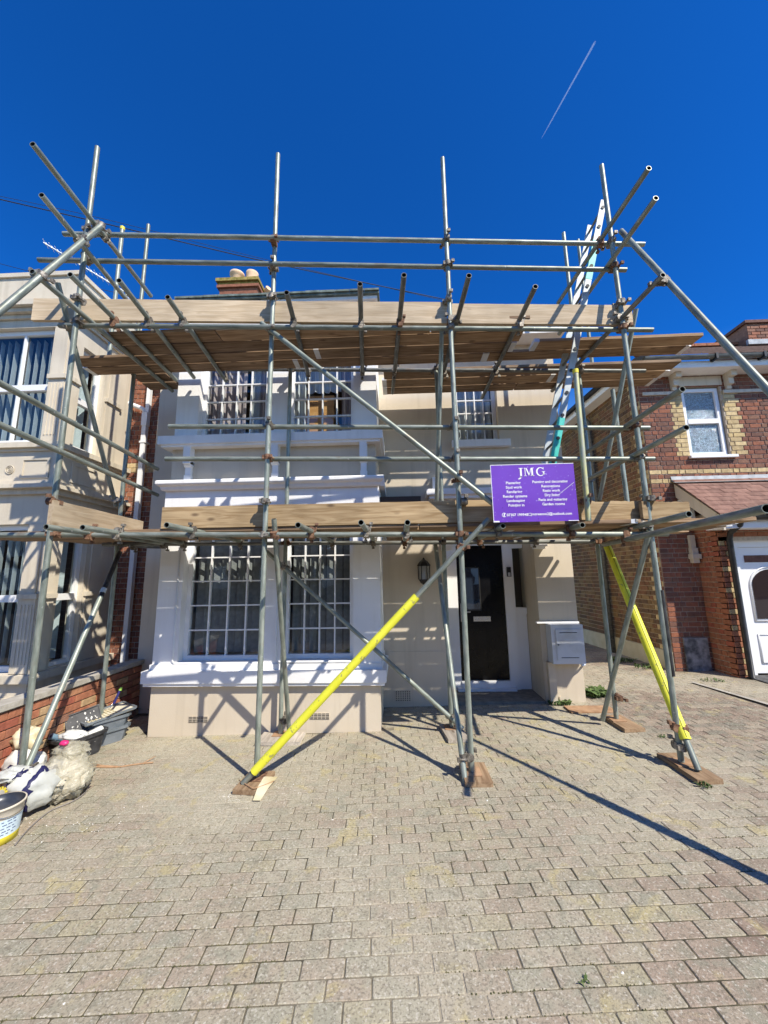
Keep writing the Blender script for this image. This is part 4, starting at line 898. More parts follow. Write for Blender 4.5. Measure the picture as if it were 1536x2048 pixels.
# lifts: ledgers, guard rails (slightly inside the standards)
led = [
 tube('ledger', at(118, 651, 3.33), at(1305, 660, 3.72)), tube('ledger', at(-70, 1070, 3.33), at(1335, 1068, 3.72)),
 tube('ledger', at(232, 738, 4.52), at(1290, 742, 4.62), 'galv_dark'), tube('ledger', at(206, 1089, 4.50), at(1200, 1083, 4.62), 'galv_dark'),
 tube('guard_rail', at(127, 468, 3.33), at(1288, 489, 3.72)), tube('guard_rail', at(77, 520, 3.33), at(1252, 540, 3.72)),
 tube('guard_rail', at(338, 853, 3.60), at(1298, 856, 3.72)), tube('guard_rail', at(331, 918, 3.60), at(1308, 918, 3.72))]
# rails returning along the two ends
tube('return_rail', atz(65, 288, 5.21), atz(302, 592, 5.21)); tube('return_rail', atz(83, 390, 4.91), atz(286, 640, 4.91))
tube('return_rail', atz(1298, 336, 5.21), atz(1116, 606, 5.21)); tube('return_rail', atz(1312, 396, 4.91), atz(1118, 668, 4.91))
tube('return_rail', atz(-30, 750, 3.1), atz(315, 938, 3.1)); tube('return_rail', atz(-30, 836, 2.8), atz(315, 990, 2.8))
tube('return_rail', atz(1365, 778, 3.12), atz(1168, 908, 3.12)); tube('return_rail', atz(1373, 855, 2.82), atz(1168, 963, 2.82))
tube('return_rail', atz(1534, 1017, 2.0), atz(1208, 1089, 2.0))
tube('return_rail', at(270, 1092, 4.55), at(322, 1094, 5.2), 'galv_dark')
# transoms
ZT = 4.270
for a, b in (((64, 543), (345, 782)), ((140, 549), (352, 760)), ((238, 561), (388, 755)), ((335, 594), (452, 762)), ((573, 585), (617, 752)), ((720, 568), (725, 745)),
             ((808, 550), (785, 786)), ((938, 551), (876, 786)), ((1071, 573), (964, 796)), ((1326, 550), (1104, 782))):
    p = atz(*a, ZT); q = atz(*b, ZT); tube('transom', p, q, 'galv_dark' if a[0] > 400 else 'galv')
for x, y in ((92, 1054), (165, 1055), (333, 1050), (596, 1050), (722, 1045), (815, 1045), (1006, 1052), (1165, 1050)):
    p = at(x, y, {92: 2.95, 165: 3.0, 333: 3.05, 596: 3.05, 722: 3.05, 815: 3.05}.get(x, 3.42)); q = Vector((p.x + random.uniform(-0.05, 0.08), 4.75 if p.x < -0.3 and p.x > -2.8 else 5.15, p.z))
    q.y = 4.56 if -2.95 < p.x < -0.1 else 5.2
    tube('transom', p, q)
tube('transom', at(1378, 1028, 3.0), Vector((2.35, 5.2, 2.12)))
# braces
b_ = lambda p, Y: at(p[0], p[1], Y)
tube('brace', b_((115, 565), 3.2), b_((232, 1012), 4.48)); tube('brace', b_((240, 1104), 4.38), b_((52, 1540), 3.30), label='depth brace with a silver sleeve joint at the left end')
tube('brace', b_((548, 1038), 3.48), b_((578, 1458), 4.42)); tube('brace', b_((885, 617), 3.64), b_((873, 1008), 4.48)); tube('brace', b_((871, 1090), 4.46), b_((931, 1570), 3.48))
tube('brace', b_((1272, 618), 3.74), b_((1199, 1000), 4.62)); tube('brace', b_((1299, 1061), 3.62), b_((1205, 1440), 4.62))
tube('brace', b_((523, 646), 3.49), b_((1002, 1020), 3.47), label='long diagonal brace crossing the upper lift')
yb1 = (b_((486, 1567), 3.46), b_((977, 1038), 3.50)); t1 = tube('brace', *yb1, label='diagonal brace wrapped in yellow foam')
tube('brace', b_((533, 1103), 4.42), b_((925, 1457), 4.46))
yb2 = (b_((1214, 1092), 4.60), gp(1397, 1541, 0.05)); t2 = tube('brace', *yb2, label='steep brace wrapped in yellow foam')
# rakers running out of the picture to the ground
tube('raker', b_((203, 452), 3.22), Vector((-3.35, 0.76, -0.10)), r=0.027)
tube('raker', b_((1242, 462), 3.60), Vector((2.722, 1.279, 0.06)), r=0.0255)
# foam sleeves
def sleeve(par, A, B, pa, pb, r, slit=None):
    A, B = Vector(A), Vector(B); 
    def closest(px):
        best = None
        for i in range(401):
            q = A.lerp(B, i / 400); c = [sum(RW[k][j] * (q - Vector((0, 0, EYE)))[k] for k in range(3)) for j in range(3)]
            sx, sy = CX + FPX * c[0] / c[2], CY + FPX * c[1] / c[2]; d = (sx - px[0]) ** 2 + (sy - px[1]) ** 2
            if best is None or d < best[0]: best = (d, q)
        return best[1]
    p, q = closest(pa), closest(pb); W, L = axisM(p, q); n = 16; b = MB(); seg = 12
    vs = []; fs = []
    for i in range(seg + 1):
        rr = r * (1 + random.uniform(-0.03, 0.03))
        for k in range(n): a = 2 * math.pi * k / n; vs.append((-L / 2 + L * i / seg, rr * math.cos(a), rr * math.sin(a)))
    for i in range(seg):
        for k in range(n): fs.append((i * n + k, (i + 1) * n + k, (i + 1) * n + (k + 1) % n, i * n + (k + 1) % n))
    b.add(vs, fs, 0, True)
    for e in (-L / 2, L / 2):
        cs = [(e, math.cos(2 * math.pi * k / n), math.sin(2 * math.pi * k / n)) for k in range(n)]
        b.add([(x, c * r, s * r) for x, c, s in cs] + [(x, c * TR, s * TR) for x, c, s in cs], [(k, (k + 1) % n, n + (k + 1) % n, n + k) for k in range(n)], 0)
    if slit: 
        a = slit; b.add([(-L / 2 + 0.01, r * 1.035 * math.cos(a - 0.05), r * 1.035 * math.sin(a - 0.05)), (L / 2 - 0.01, r * 1.035 * math.cos(a - 0.05), r * 1.035 * math.sin(a - 0.05)),
               (L / 2 - 0.01, r * 1.035 * math.cos(a + 0.05), r * 1.035 * math.sin(a + 0.05)), (-L / 2 + 0.01, r * 1.035 * math.cos(a + 0.05), r * 1.035 * math.sin(a + 0.05))], [(0, 1, 2, 3)], 1)
    put(bpy.data.objects.new('foam_sleeve', b.mesh('foam_sleeve', [M['foam'], M['slit']])), par, W)
sleeve(t1, *yb1, (508, 1545), (832, 1192), 0.035)
sleeve(t2, *yb2, (1212, 1095), (1374, 1478), 0.041, slit=1.75)
rk = TUBES[-1]; TA, TB = rk[1].lerp(rk[2], 0.66), rk[1].lerp(rk[2], 0.97); W, L_ = axisM(TA, TB); q_ = MB(); q_.cyl((-L_ / 2, 0, 0), (L_ / 2, 0, 0), 0.042, n=16)
put(bpy.data.objects.new('foam_sleeve', q_.mesh('foam_sleeve', [M['foam']])), rk[0], W)
# sleeve joint on the left brace, black wrapping on the right standard
def band_on(par, p, q, r, m, nm):
    W, L = axisM(p, q); b = MB(); b.cyl((-L / 2, 0, 0), (L / 2, 0, 0), r, n=14); put(bpy.data.objects.new(nm, b.mesh(nm, [M[m]])), par, W)
lb = TUBES[[t[0].get('label', '') for t in TUBES].index('depth brace with a silver sleeve joint at the left end')]
band_on(lb[0], lb[1].lerp(lb[2], 0.225), lb[1].lerp(lb[2], 0.25), 0.028, 'alu', 'sleeve_joint'); band_on(lb[0], lb[1].lerp(lb[2], 0.27), lb[1].lerp(lb[2], 0.0), 0.0247, 'galv_black', 'painted_length')
st4 = TUBES[3]
band_on(st4[0], at(1321, 1180, 3.657), at(1344, 1352, 3.657), 0.0250, 'galv_black', 'painted_length')
# ---- couplers wherever two tubes cross
def coupler_mesh(m, seed):
    rr = random.Random(seed); b = MB()
    b.cyl((0, -0.027, -0.026), (0, -0.027, 0.026), 0.034, n=12); b.cyl((-0.026, 0.027, 0), (0.026, 0.027, 0), 0.034, n=12)
    b.box(-0.028, 0.028, -0.012, 0.012, -0.028, 0.028)
    b.cyl((0.03, -0.075, -0.006), (0.05, 0.0, -0.006), 0.009, n=8); b.box(0.028, 0.058, -0.088, -0.066, -0.02, 0.01)
    b.cyl((-0.01, 0.0, 0.032), (-0.01, 0.078, 0.048), 0.009, n=8); b.box(-0.028, 0.006, 0.068, 0.09, 0.03, 0.06)
    b.box(-0.05, -0.03, -0.05, -0.01, -0.018, 0.018)
    return b.mesh('coupler', [m])
CM = [coupler_mesh(M['coupler'], 1), coupler_mesh(M['coupler_rust'], 2)]
def coupler(par, p, za, xb):
    za = za.normalized(); xb = (xb - za * xb.dot(za))
    xb = xb.normalized() if xb.length > 1e-3 else za.orthogonal().normalized()
    y = za.cross(xb); W = Matrix.Identity(4)
    for i in range(3): W[i][0] = xb[i]; W[i][1] = y[i]; W[i][2] = za[i]
    W.translation = p; W = W @ Matrix.Rotation(random.choice((0, math.pi)), 4, 'Z') @ Matrix.Scale(1.0, 4)
    put(bpy.data.objects.new('coupler', random.choices(CM, (3, 1))[0]), par, W)
def closest_pts(a, b, c, d):
    u = b - a; v = d - c; w0 = a - c; A = u.dot(u); B = u.dot(v); C = v.dot(v); D = u.dot(w0); E_ = v.dot(w0); den = A * C - B * B
    if den < 1e-6: return None
    s = max(0, min(1, (B * E_ - C * D) / den)); t = max(0, min(1, (A * E_ - B * D) / den))
    return a + u * s, c + v * t
done = []
for i in range(len(TUBES)):
    for j in range(i + 1, len(TUBES)):
        o1, a, b = TUBES[i]; o2, c, d = TUBES[j]
        r = closest_pts(a, b, c, d)
        if r and (r[0] - r[1]).length < 0.11:
            p = (r[0] + r[1]) / 2
            if p.z < 0.12 or any((p - q).length < 0.09 for q in done): continue
            if o1.name.split('.')[0] == 'transom' and o2.name.split('.')[0] in ('brace', 'transom'): continue
            done.append(p); coupler(o1, p, b - a, d - c)
for (px, py, Y) in ((545, 597, 3.56), (896, 600, 3.57), (1240, 608, 3.66), (158, 600, 3.28), (531, 1003, 3.56), (926, 1004, 3.57), (1298, 998, 3.66), (107, 1004, 3.28), (938, 1498, 3.52), (1358, 1492, 3.66),
                  (1236, 1395, 4.62), (570, 1440, 4.45), (1170, 1003, 3.56), (55, 1520, 3.30)):
    p = at(px, py, Y)
    if not any((p - q).length < 0.13 for q in done): coupler(scf, p, Vector((0.05, 0, 1)), Vector((1, 0.1, 0)))
# ---- boards
def board(name, x0, x1, y0, y1, z, m='board', th=0.038, par=None, tilt=0.0, ends=True, label=None):
    L, Wd = x1 - x0, y1 - y0; b = MB(); h = L / 2; n = 10; c = 0.004
    vs = []; fs = []; bow = random.uniform(-0.003, 0.003)
    for i in range(n + 1):
        x = -h + L * i / n; dz = bow * math.sin(math.pi * i / n) + random.uniform(-0.0008, 0.0008); dy = random.uniform(-0.0012, 0.0012)
        for (yy, zz_) in ((-Wd / 2 + c, 0), (Wd / 2 - c, 0), (Wd / 2, c), (Wd / 2, th - c), (Wd / 2 - c, th), (-Wd / 2 + c, th), (-Wd / 2, th - c), (-Wd / 2, c)): vs.append((x, yy + dy, zz_ + dz))
    for i in range(n):
        for k in range(8): fs.append((i * 8 + k, i * 8 + (k + 1) % 8, (i + 1) * 8 + (k + 1) % 8, (i + 1) * 8 + k))
    fs.append(tuple(reversed(range(8)))); fs.append(tuple(n * 8 + k for k in range(8)))
    b.add(vs, fs, 0)
    W = Matrix.Translation(((x0 + x1) / 2, (y0 + y1) / 2, z)) @ Matrix.Rotation(tilt, 4, 'Z')
    o = put(bpy.data.objects.new(name, b.mesh(name, [M[m]])), par or scf, W)
    if ends:
        for s_ in (-1, 1):
            e = MB(); e.box(s_ * h - 0.03, s_ * h + 0.03, -Wd / 2 - 0.0015, Wd / 2 + 0.0015, -0.0015, th + 0.0015)
            if random.random() < 0.5: put(bpy.data.objects.new('end_band', e.mesh('end_band', [M['tapeend']])), o, W)
    if label: o['label'] = label
    return o
ZU = 4.298
def row(y0, y1, z, cuts, **k):
    for a, b in zip(cuts[:-1], cuts[1:]): board('deck_board', a + 0.008, b - 0.008, y0 + 0.006, y1 - 0.006, z + random.uniform(0, 0.004), m=random.choice(('board', 'board', 'board_b', 'board_c')), **k)
row(3.64, 3.845, ZU, [-3.15, -1.9, 0.4, 1.42], ends=False); row(3.85, 4.05, ZU, [-3.15, -0.35, 1.42]); row(4.06, 4.255, ZU, [-3.84, -0.9, 1.38])
row(4.06, 4.255, ZU, [1.62, 3.48]); row(4.26, 4.45, ZU, [-3.84, -1.2, 1.1, 3.46])
row(4.60, 4.81, ZU, [-0.15, 1.3, 3.62]); row(4.82, 5.03, ZU, [-0.15, 2.1, 3.60]); row(5.04, 5.245, ZU, [-0.15, 1.7, 3.58])
row(4.46, 4.67, ZU, [-3.40, -2.93], ends=False); row(4.68, 4.88, ZU, [-3.40, -2.93], ends=False)
ZL = 2.148
row(3.64, 3.84, ZL, [-4.6, -2.06]); row(3.64, 3.84, ZL, [-2.04, 0.2, 2.2, 3.32])
row(3.85, 4.05, ZL, [-4.6, -2.0, 0.9, 3.30]); row(4.06, 4.26, ZL, [-4.3, -1.4, 1.2, 3.42]); row(4.27, 4.48, ZL, [-3.9, -0.9, 1.9, 3.45])
row(4.59, 4.80, ZL, [-0.15, 1.9, 3.40]); row(4.81, 5.02, ZL, [-0.15, 1.5, 2.9]); row(5.03, 5.21, ZL, [-0.15, 2.3], ends=False)
row(4.49, 4.69, ZL, [-3.9, -2.93], ends=False)
# toe boards, standing on edge
def toe(name, a, b, h, m='toe', th=0.038, back=1, label=None, ragged=False):
    a, b = Vector(a), Vector(b); W, L = axisM(a, b); n = 16; bm = MB(); vs = []; fs = []
    for i in range(n + 1):
        x = -L / 2 + L * i / n; t = random.uniform(-0.0015, 0.0015) * (4 if ragged else 1)
        vs += [(x, 0, 0), (x, 0, h + t), (x, back * th, h + t), (x, back * th, 0)]
    for i in range(n):
        for k in range(4): fs.append((i * 4 + k, i * 4 + (k + 1) % 4, (i + 1) * 4 + (k + 1) % 4, (i + 1) * 4 + k))
    fs += [(0, 1, 2, 3), (n * 4 + 3, n * 4 + 2, n * 4 + 1, n * 4)]
    bm.add(vs, fs)
    o = put(bpy.data.objects.new(name, bm.mesh(name, [M[m]])), scf, W)
    if label: o['label'] = label
    return o
for (x0, y0, yb0), (x1, y1, yb1_) in ((((68, 597, 634)), (545, 601, 638)), ((549, 601, 638), (892, 605, 641)), ((896, 605, 641), (1262, 612, 644))):
    Y0 = 3.62 if x0 > 100 else 3.40; Y1 = 3.62 if x1 < 1200 else 3.70
    t = at(x0, y0, Y0); bt = at(x0, yb0, Y0); t2_ = at(x1, y1, Y1); bt2 = at(x1, yb1_, Y1)
    toe('toe_board', (t.x, Y0, bt.z - 0.03), (t2_.x, Y1, bt2.z - 0.03), 0.03 + ((t.z - bt.z) + (t2_.z - bt2.z)) / 2)
for (x0, y0, yb0), (x1, y1, yb1_), m_ in (((325, 1010, 1053), (985, 1004, 1046), 'toe2'), ((1160, 1002, 1043), (1281, 1003, 1044), 'toe2'), ((1283, 1003, 1044), (1378, 1004, 1042), 'toe2')):
    Y0 = 3.63; Y1 = 3.63 if x1 < 1200 else 3.72
    t = at(x0, y0, Y0); bt = at(x0, yb0, Y0); t2_ = at(x1, y1, Y1); bt2 = at(x1, yb1_, Y1)
    toe('toe_board', (t.x, Y0, 2.188), (t2_.x, Y1, 2.188), (t.z + t2_.z) / 2 - 2.188, m=m_, ragged=x0 > 1000)
p0, p1 = atz(108, 1000, 2.41), atz(287, 1043, 2.41)
toe('toe_board', (p0.x, p0.y, 2.187), (p1.x, p1.y, 2.187), 0.225, m='toe', label='sun-bleached toe board running back along the left end of the lower lift')
# off-cut block lying on the lower lift
m = MB(); c = at(572, 1000, 4.0); m.add([(c.x - 0.16, 3.98, 2.19), (c.x + 0.16, 3.98, 2.19), (c.x + 0.08, 3.98, 2.44), (c.x + 0.04, 3.98, 2.46), (c.x - 0.16, 4.10, 2.19), (c.x + 0.16, 4.10, 2.19), (c.x + 0.08, 4.10, 2.44), (c.x + 0.04, 4.10, 2.46)],
    [(0, 1, 2, 3), (7, 6, 5, 4), (0, 4, 5, 1), (1, 5, 6, 2), (2, 6, 7, 3), (3, 7, 4, 0)]); tag(m.build('timber_offcut', M['toe']), 'pale wedge-shaped timber off-cut lying on the lower lift behind the toe board', 'wood block')

# ---- sole boards under the standards (they lie on the paving)
def sole(px_list, Y0c, label, m='soleb', split=False, th=0.038, L=0.45, Wd=0.22, cx=None, cy=None, rot=0.0):
    b = MB(); c = 0.004
    segs = [(-Wd / 2, Wd / 2)] if not split else [(-Wd / 2, 0.018), (0.022, Wd / 2)]
    root = None
    for k, (a, e) in enumerate(segs):
        q = MB(); q.box(-L / 2, L / 2, a, e, 0.002, th + (0.002 if k else 0))
        W = Matrix.Translation((cx, cy, gz(cx))) @ Matrix.Rotation(math.pi / 2 + rot, 4, 'Z')
        if root is None:
            root = put(bpy.data.objects.new('sole_board', q.mesh('sole_board', [M[m]])), None, W); tag(root, label, 'sole board', 'sole boards under the scaffold feet')
        else: put(bpy.data.objects.new('split_piece', q.mesh('split_piece', [M[m]])), root, W)
    return root
def plate(x, y, z, par, m='splint'):
    b = MB(); b.box(x - 0.075, x + 0.075, y - 0.075, y + 0.075, z, z + 0.006); b.cyl((x, y, z + 0.006), (x, y, z + 0.06), 0.0185, n=10); b.build('base_plate', M[m], scf)
sole(None, 0, 'dusty red-brown sole board under the foot of the yellow foam brace', cx=f2.x - 0.0, cy=3.52, L=0.32, rot=-0.1); plate(f2.x, 3.56, gz(f2.x) + 0.041, None, 'coupler_rust')
sole(None, 0, 'orange sole board split along its grain under the middle pair of tubes', split=True, cx=f3.x + 0.03, cy=3.58, L=0.34, rot=0.0); plate(f3.x, 3.575, gz(f3.x) + 0.041, None)
sole(None, 0, 'long brown sole board under the right-hand yellow brace, nearest the right edge', m='soleb', cx=f4.x + 0.02, cy=3.62, L=0.46, Wd=0.20, rot=0.03); plate(f4.x, f4.y, gz(f4.x) + 0.041, None)
sole(None, 0, 'grey dusty sole board beside the bay wall below the left air brick pair', m='soleg', cx=i2.x + 0.03, cy=4.40, L=0.26, Wd=0.46); plate(i2.x, i2.y, gz(i2.x) + 0.041, None)
sole(None, 0, 'pale grey sole board in front of the lantern wall', m='soleg', cx=i3.x + 0.01, cy=4.45, L=0.42, rot=0.12); plate(i3.x, i3.y, gz(i3.x) + 0.041, None)
sole(None, 0, 'brown sole board on the paving below the meter box', cx=i4.x + 0.03, cy=4.60, L=0.40, rot=0.08); plate(i4.x, i4.y, gz(i4.x) + 0.041, None)
m = MB(); c = gp(1180, 1421); m.box(c.x - 0.26, c.x + 0.28, c.y - 0.10, c.y + 0.13, gz(c.x) + 0.002, gz(c.x) + 0.016)
tag(m.build('board_offcut', M['splint']), 'thin reddish board lying flat at the foot of the meter box pillar', 'board')

# ================================================================== LADDER
la, lb_ = at(1207, 402, 3.98), at(1096, 975, 3.98); sa, sb = at(1180, 452, 4.34), at(1082, 960, 4.34)
lad = empty('ladder', (lb_.x, 4.15, 2.19), 'aluminium and teal ladder rising through the hatch of the upper lift at its right end', 'ladder')
def stile(A, B, nm, teal):
    d = (A - B); k = (2.19 - B.z) / d.z; foot = B + d * k; W, L = axisM(foot, A, (0, 1, 0))
    b = MB(); b.box(-L / 2, L / 2, -0.033, 0.033, -0.013, 0.013); o = put(bpy.data.objects.new(nm, b.mesh(nm, [M['alu']])), lad, W)
    for t0, t1 in teal:
        q = MB(); q.box(-L / 2 + L * t0, -L / 2 + L * t1, -0.0345, 0.0345, -0.0145, 0.0145); put(bpy.data.objects.new('painted_length', q.mesh('painted_length', [M['teal']])), o, W)
    return foot, A, o
F1_, A1_, s1 = stile(la, lb_, 'stile', ((0.03, 0.30), (0.73, 0.86))); F2_, A2_, s2 = stile(sa, sb, 'stile', ())
nr = 15
for i in range(nr):
    t = (i + 0.6) / nr; p = F1_.lerp(A1_, t); q = F2_.lerp(A2_, t)
    p2 = p + (p - q).normalized() * 0.020; MB().cyl(p2, q, 0.0145, n=10).build('rung', M['galv_dark'], lad)
    MB().cyl(p2, p2 + (p - q).normalized() * 0.003, 0.02, n=10).build('rung_end', M['blackm'], lad) if i % 1 == 0 else None

# ================================================================== SIGN
sx0, sx1, sz0, sz1, sy = 0.846, 1.584, 2.150, 2.672, 3.395
sg = empty('sign_board', ((sx0 + sx1) / 2, sy, sz0), 'purple builder sign with white lettering headed JMG, tied to the scaffold', 'sign')
m = MB(); m.box(sx0, sx1, sy, sy + 0.006, sz0, sz1); m.build('panel', M['purple'], sg)
m = MB(); m.box(sx0, sx1, sy - 0.001, sy + 0.007, sz1 - 0.004, sz1 + 0.001); m.box(sx0 - 0.001, sx0 + 0.003, sy - 0.001, sy + 0.007, sz0, sz1 - 0.004); m.box(sx0, sx0 + 0.05, sy - 0.0015, sy, sz0, sz0 + 0.012); m.box(sx1 - 0.09, sx1, sy - 0.0015, sy, sz0, sz0 + 0.005); m.build('scuffed_edge', M['signwhite'], sg)
lt = MB(); SW, SH = sx1 - sx0, sz1 - sz0
def S(u, v): return (sx0 + u * SW, sy - 0.0016, sz0 + v * SH)
dg = bpy.context.evaluated_depsgraph_get()
def text(s, u, v, size, bold=0.018, align='CENTER'):
    cu = bpy.data.curves.new('t', 'FONT'); cu.body = s; cu.size = size; cu.align_x = align; cu.offset = bold * size; cu.fill_mode = 'FRONT'; cu.resolution_u = 3
    ob = bpy.data.objects.new('t', cu); me = bpy.data.meshes.new_from_object(ob)
    x, y, z = S(u, v); lt.add([(x + p.co.x, y, z + p.co.y) for p in me.vertices], [tuple(f.vertices) for f in me.polygons])
    bpy.data.objects.remove(ob); bpy.data.meshes.remove(me)
for i, s_ in enumerate(('Plastering', 'Stud work', 'Rendering', 'Render systems', 'Landscaping', 'Pointing in')): text(s_, 0.260 + 0.004 * i, 0.655 - i * 0.078, 0.0335)
for i, s_ in enumerate(('Painting and decorating', 'Renovations', 'Resin work', 'Dry lining', 'Facia and guttering', 'Garden rooms')): text(s_, 0.700 + 0.004 * i, 0.663 - i * 0.078, 0.0330)
text('07307 199948', 0.285, 0.100, 0.0325); text('jmgreenno2@outlook.com', 0.685, 0.106, 0.0325)
# little handset and envelope symbols
ux = 0.128
for a in range(10):
    a0, a1 = 0.5 + a * 0.5, 0.5 + (a + 1) * 0.5; r0, r1 = 0.016, 0.020; x, y, z = S(ux, 0.122)
    lt.add([(x + r0 * math.cos(a0), y, z + r0 * math.sin(a0)), (x + r1 * math.cos(a0), y, z + r1 * math.sin(a0)), (x + r1 * math.cos(a1), y, z + r1 * math.sin(a1)), (x + r0 * math.cos(a1), y, z + r0 * math.sin(a1))], [(0, 1, 2, 3)])
lt.add([S(ux - 0.010, 0.10), S(ux + 0.002, 0.095), S(ux + 0.012, 0.145), S(ux - 0.002, 0.150)], [(0, 1, 2, 3)])
for (u0, v0, u1, v1) in ((0.415, 0.10, 0.447, 0.106), (0.415, 0.139, 0.447, 0.145), (0.415, 0.10, 0.419, 0.145), (0.443, 0.10, 0.447, 0.145)): lt.add([S(u0, v0), S(u1, v0), S(u1, v1), S(u0, v1)], [(0, 1, 2, 3)])
# serifed capitals J M G
def poly(pts, du, dv=0.80, k=1.0): lt.add([S(du + x * k, dv + y * k) for x, y in pts], [tuple(range(len(pts)))])
h = 0.145
poly([(0.020, h), (0.070, h), (0.070, h - 0.010), (0.020, h - 0.010)], 0.318, 0.79); poly([(0.034, h - 0.01), (0.056, h - 0.01), (0.056, 0.0), (0.050, -0.03), (0.034, -0.025)], 0.318, 0.79)
poly([(0.034, 0.0), (0.056, 0.0), (0.040, -0.045), (0.012, -0.058), (0.004, -0.045), (0.022, -0.036)], 0.318, 0.79)
poly([(0.0, h), (0.030, h), (0.030, h - 0.01), (0.0, h - 0.01)], 0.400, 0.79); poly([(0.010, h - 0.01), (0.018, h - 0.01), (0.018, 0.0), (0.010, 0.0)], 0.400, 0.79); poly([(0.0, 0.01), (0.030, 0.01), (0.030, 0.0), (0.0, 0.0)], 0.400, 0.79)
poly([(0.018, h), (0.036, h), (0.066, 0.018), (0.056, 0.0)], 0.400, 0.79); poly([(0.056, 0.0), (0.066, 0.018), (0.092, h), (0.083, h)], 0.400, 0.79)
poly([(0.083, h), (0.120, h), (0.120, h - 0.01), (0.083, h - 0.01)], 0.400, 0.79); poly([(0.088, h - 0.01), (0.108, h - 0.01), (0.108, 0.0), (0.088, 0.0)], 0.400, 0.79); poly([(0.078, 0.01), (0.120, 0.01), (0.120, 0.0), (0.078, 0.0)], 0.400, 0.79)
gx, gy = 0.597, 0.862
for a in range(22):
    a0, a1 = 0.75 + a * 0.235, 0.75 + (a + 1) * 0.235
    def pt(r, q): return S(gx + r * 0.052 * math.cos(q), gy + r * 0.078 * math.sin(q))
    def inn(q): return 0.86 - 0.22 * abs(math.cos(q)) * (1 if math.cos(q) < 0 else 0.4)
    if a1 > 2 * math.pi - 0.45: break
    lt.add([pt(inn(a0), a0), pt(1, a0), pt(1, a1), pt(inn(a1), a1)], [(0, 1, 2, 3)])
poly([(0.030, 0.062), (0.048, 0.062), (0.048, 0.010), (0.030, -0.002)], 0.596, 0.80); poly([(0.018, 0.068), (0.058, 0.068), (0.058, 0.060), (0.018, 0.060)], 0.596, 0.80); poly([(0.032, 0.128), (0.040, 0.145), (0.043, 0.100), (0.036, 0.100)], 0.596, 0.80)
lt.build('lettering', M['signwhite'], sg)
m = MB(); m.add([S(0.80, 0.46), S(0.985, 0.655), S(0.985, 0.665), S(0.80, 0.468)], [(0, 1, 2, 3)]); m.add([S(0.95, 0.52), S(0.965, 0.56), S(0.955, 0.52)], [(0, 1, 2)]); m.build('scratch', M['tapeend'], sg)
m = MB()
for (u, v) in ((0.115, 0.245), (0.86, 0.19), (0.53, 0.045)): m.add([S(u - 0.005, v), S(u, v - 0.007), S(u + 0.005, v), S(u, v + 0.007)], [(0, 1, 2, 3)])
m.build('screw_hole', M['bore'], sg)
#SECTION4
# ================================================================== WORK LITTER BY THE LOW WALL
def blob(name, c, r, m, par=None, label=None, cat=None, amp=0.12, fr=4.0, seed=0, flat=0.0, n=28, k=18, taper=0.0, rot=0.0, fold=0.0):
    b = MB(); vs = []; c = Vector(c)
    for i in range(k + 1):
        th = math.pi * i / k
        for j in range(n):
            ph = 2 * math.pi * j / n; d = Vector((math.sin(th) * math.cos(ph), math.sin(th) * math.sin(ph), math.cos(th)))
            s = 1 + amp * noise.noise(d * fr * 0.5 + Vector((seed, 0, 0))) + amp * 0.6 * noise.noise(d * fr * 1.6 + Vector((0, seed, 0))) + fold * math.sin(ph * 11 + 6 * noise.noise(d * 2)) * math.sin(th)
            x, y, z = d.x * r[0] * s, d.y * r[1] * s, d.z * r[2] * s
            if taper: f_ = 1 - taper * (z / r[2] + 1) / 2; x *= f_; y *= f_
            z = max(z, -r[2] * (1 - flat)) if flat else z
            x, y = x * math.cos(rot) - y * math.sin(rot), x * math.sin(rot) + y * math.cos(rot)
            vs.append((c.x + x, c.y + y, c.z + z))
    fs = [(i * n + j, (i + 1) * n + j, (i + 1) * n + (j + 1) % n, i * n + (j + 1) % n) for i in range(k) for j in range(n)]
    b.add(vs, fs, 0, True); o = b.build(name, M[m], par)
    if label: tag(o, label, cat)
    return o
# rubble sacks
p = gp(100, 1612)
rs = empty('rubble_sack', (p.x, p.y + 0.14, gz(p.x)), 'bulging dusty translucent rubble sack with a pink scrap on top, below the left standard', 'sack')
blob('rubble', (p.x - 0.02, p.y + 0.13, gz(p.x) + 0.135), (0.175, 0.165, 0.14), 'rubble', rs, amp=0.5, fr=9, seed=4, flat=0.12)
blob('sack_body', (p.x - 0.02, p.y + 0.13, gz(p.x) + 0.155), (0.20, 0.19, 0.17), 'bagclear', rs, amp=0.22, fr=6, seed=3, flat=0.12, fold=0.035, n=60, k=30)
blob('sack_neck', (p.x - 0.04, p.y + 0.20, gz(p.x) + 0.325), (0.13, 0.10, 0.06), 'bagclear', rs, amp=0.35, fr=6, seed=8, fold=0.05)
blob('pink_scrap', (p.x - 0.05, p.y + 0.13, gz(p.x) + 0.405), (0.035, 0.026, 0.02), 'pink', rs, amp=0.3, seed=2, n=12, k=8)
p2_ = gp(122, 1560)
blob('plastic_bag', (p2_.x + 0.02, p2_.y + 0.06, 0.30), (0.11, 0.07, 0.035), 'bagwhite', None, 'white plastic bag lying folded over the rubble sack beside the black tub', 'bag', amp=0.3, fr=3, seed=5, fold=0.03)
q = gp(14, 1650)
cb = empty('cement_bag', (q.x, q.y + 0.1, 0), 'crumpled white and navy printed powder bag slumped behind the paint bucket', 'sack')
M['printbag'] = mat('printed_bag', (0.40, 0.41, 0.38), (0.56, 0.56, 0.50), scale=5, rough=0.45, bump=0.5, bscale=12)
_nt = M['printbag'].node_tree; _N = _nt.nodes; _L = _nt.links; _b = _N['Principled BSDF']; _src = _b.inputs['Base Color'].links[0].from_socket
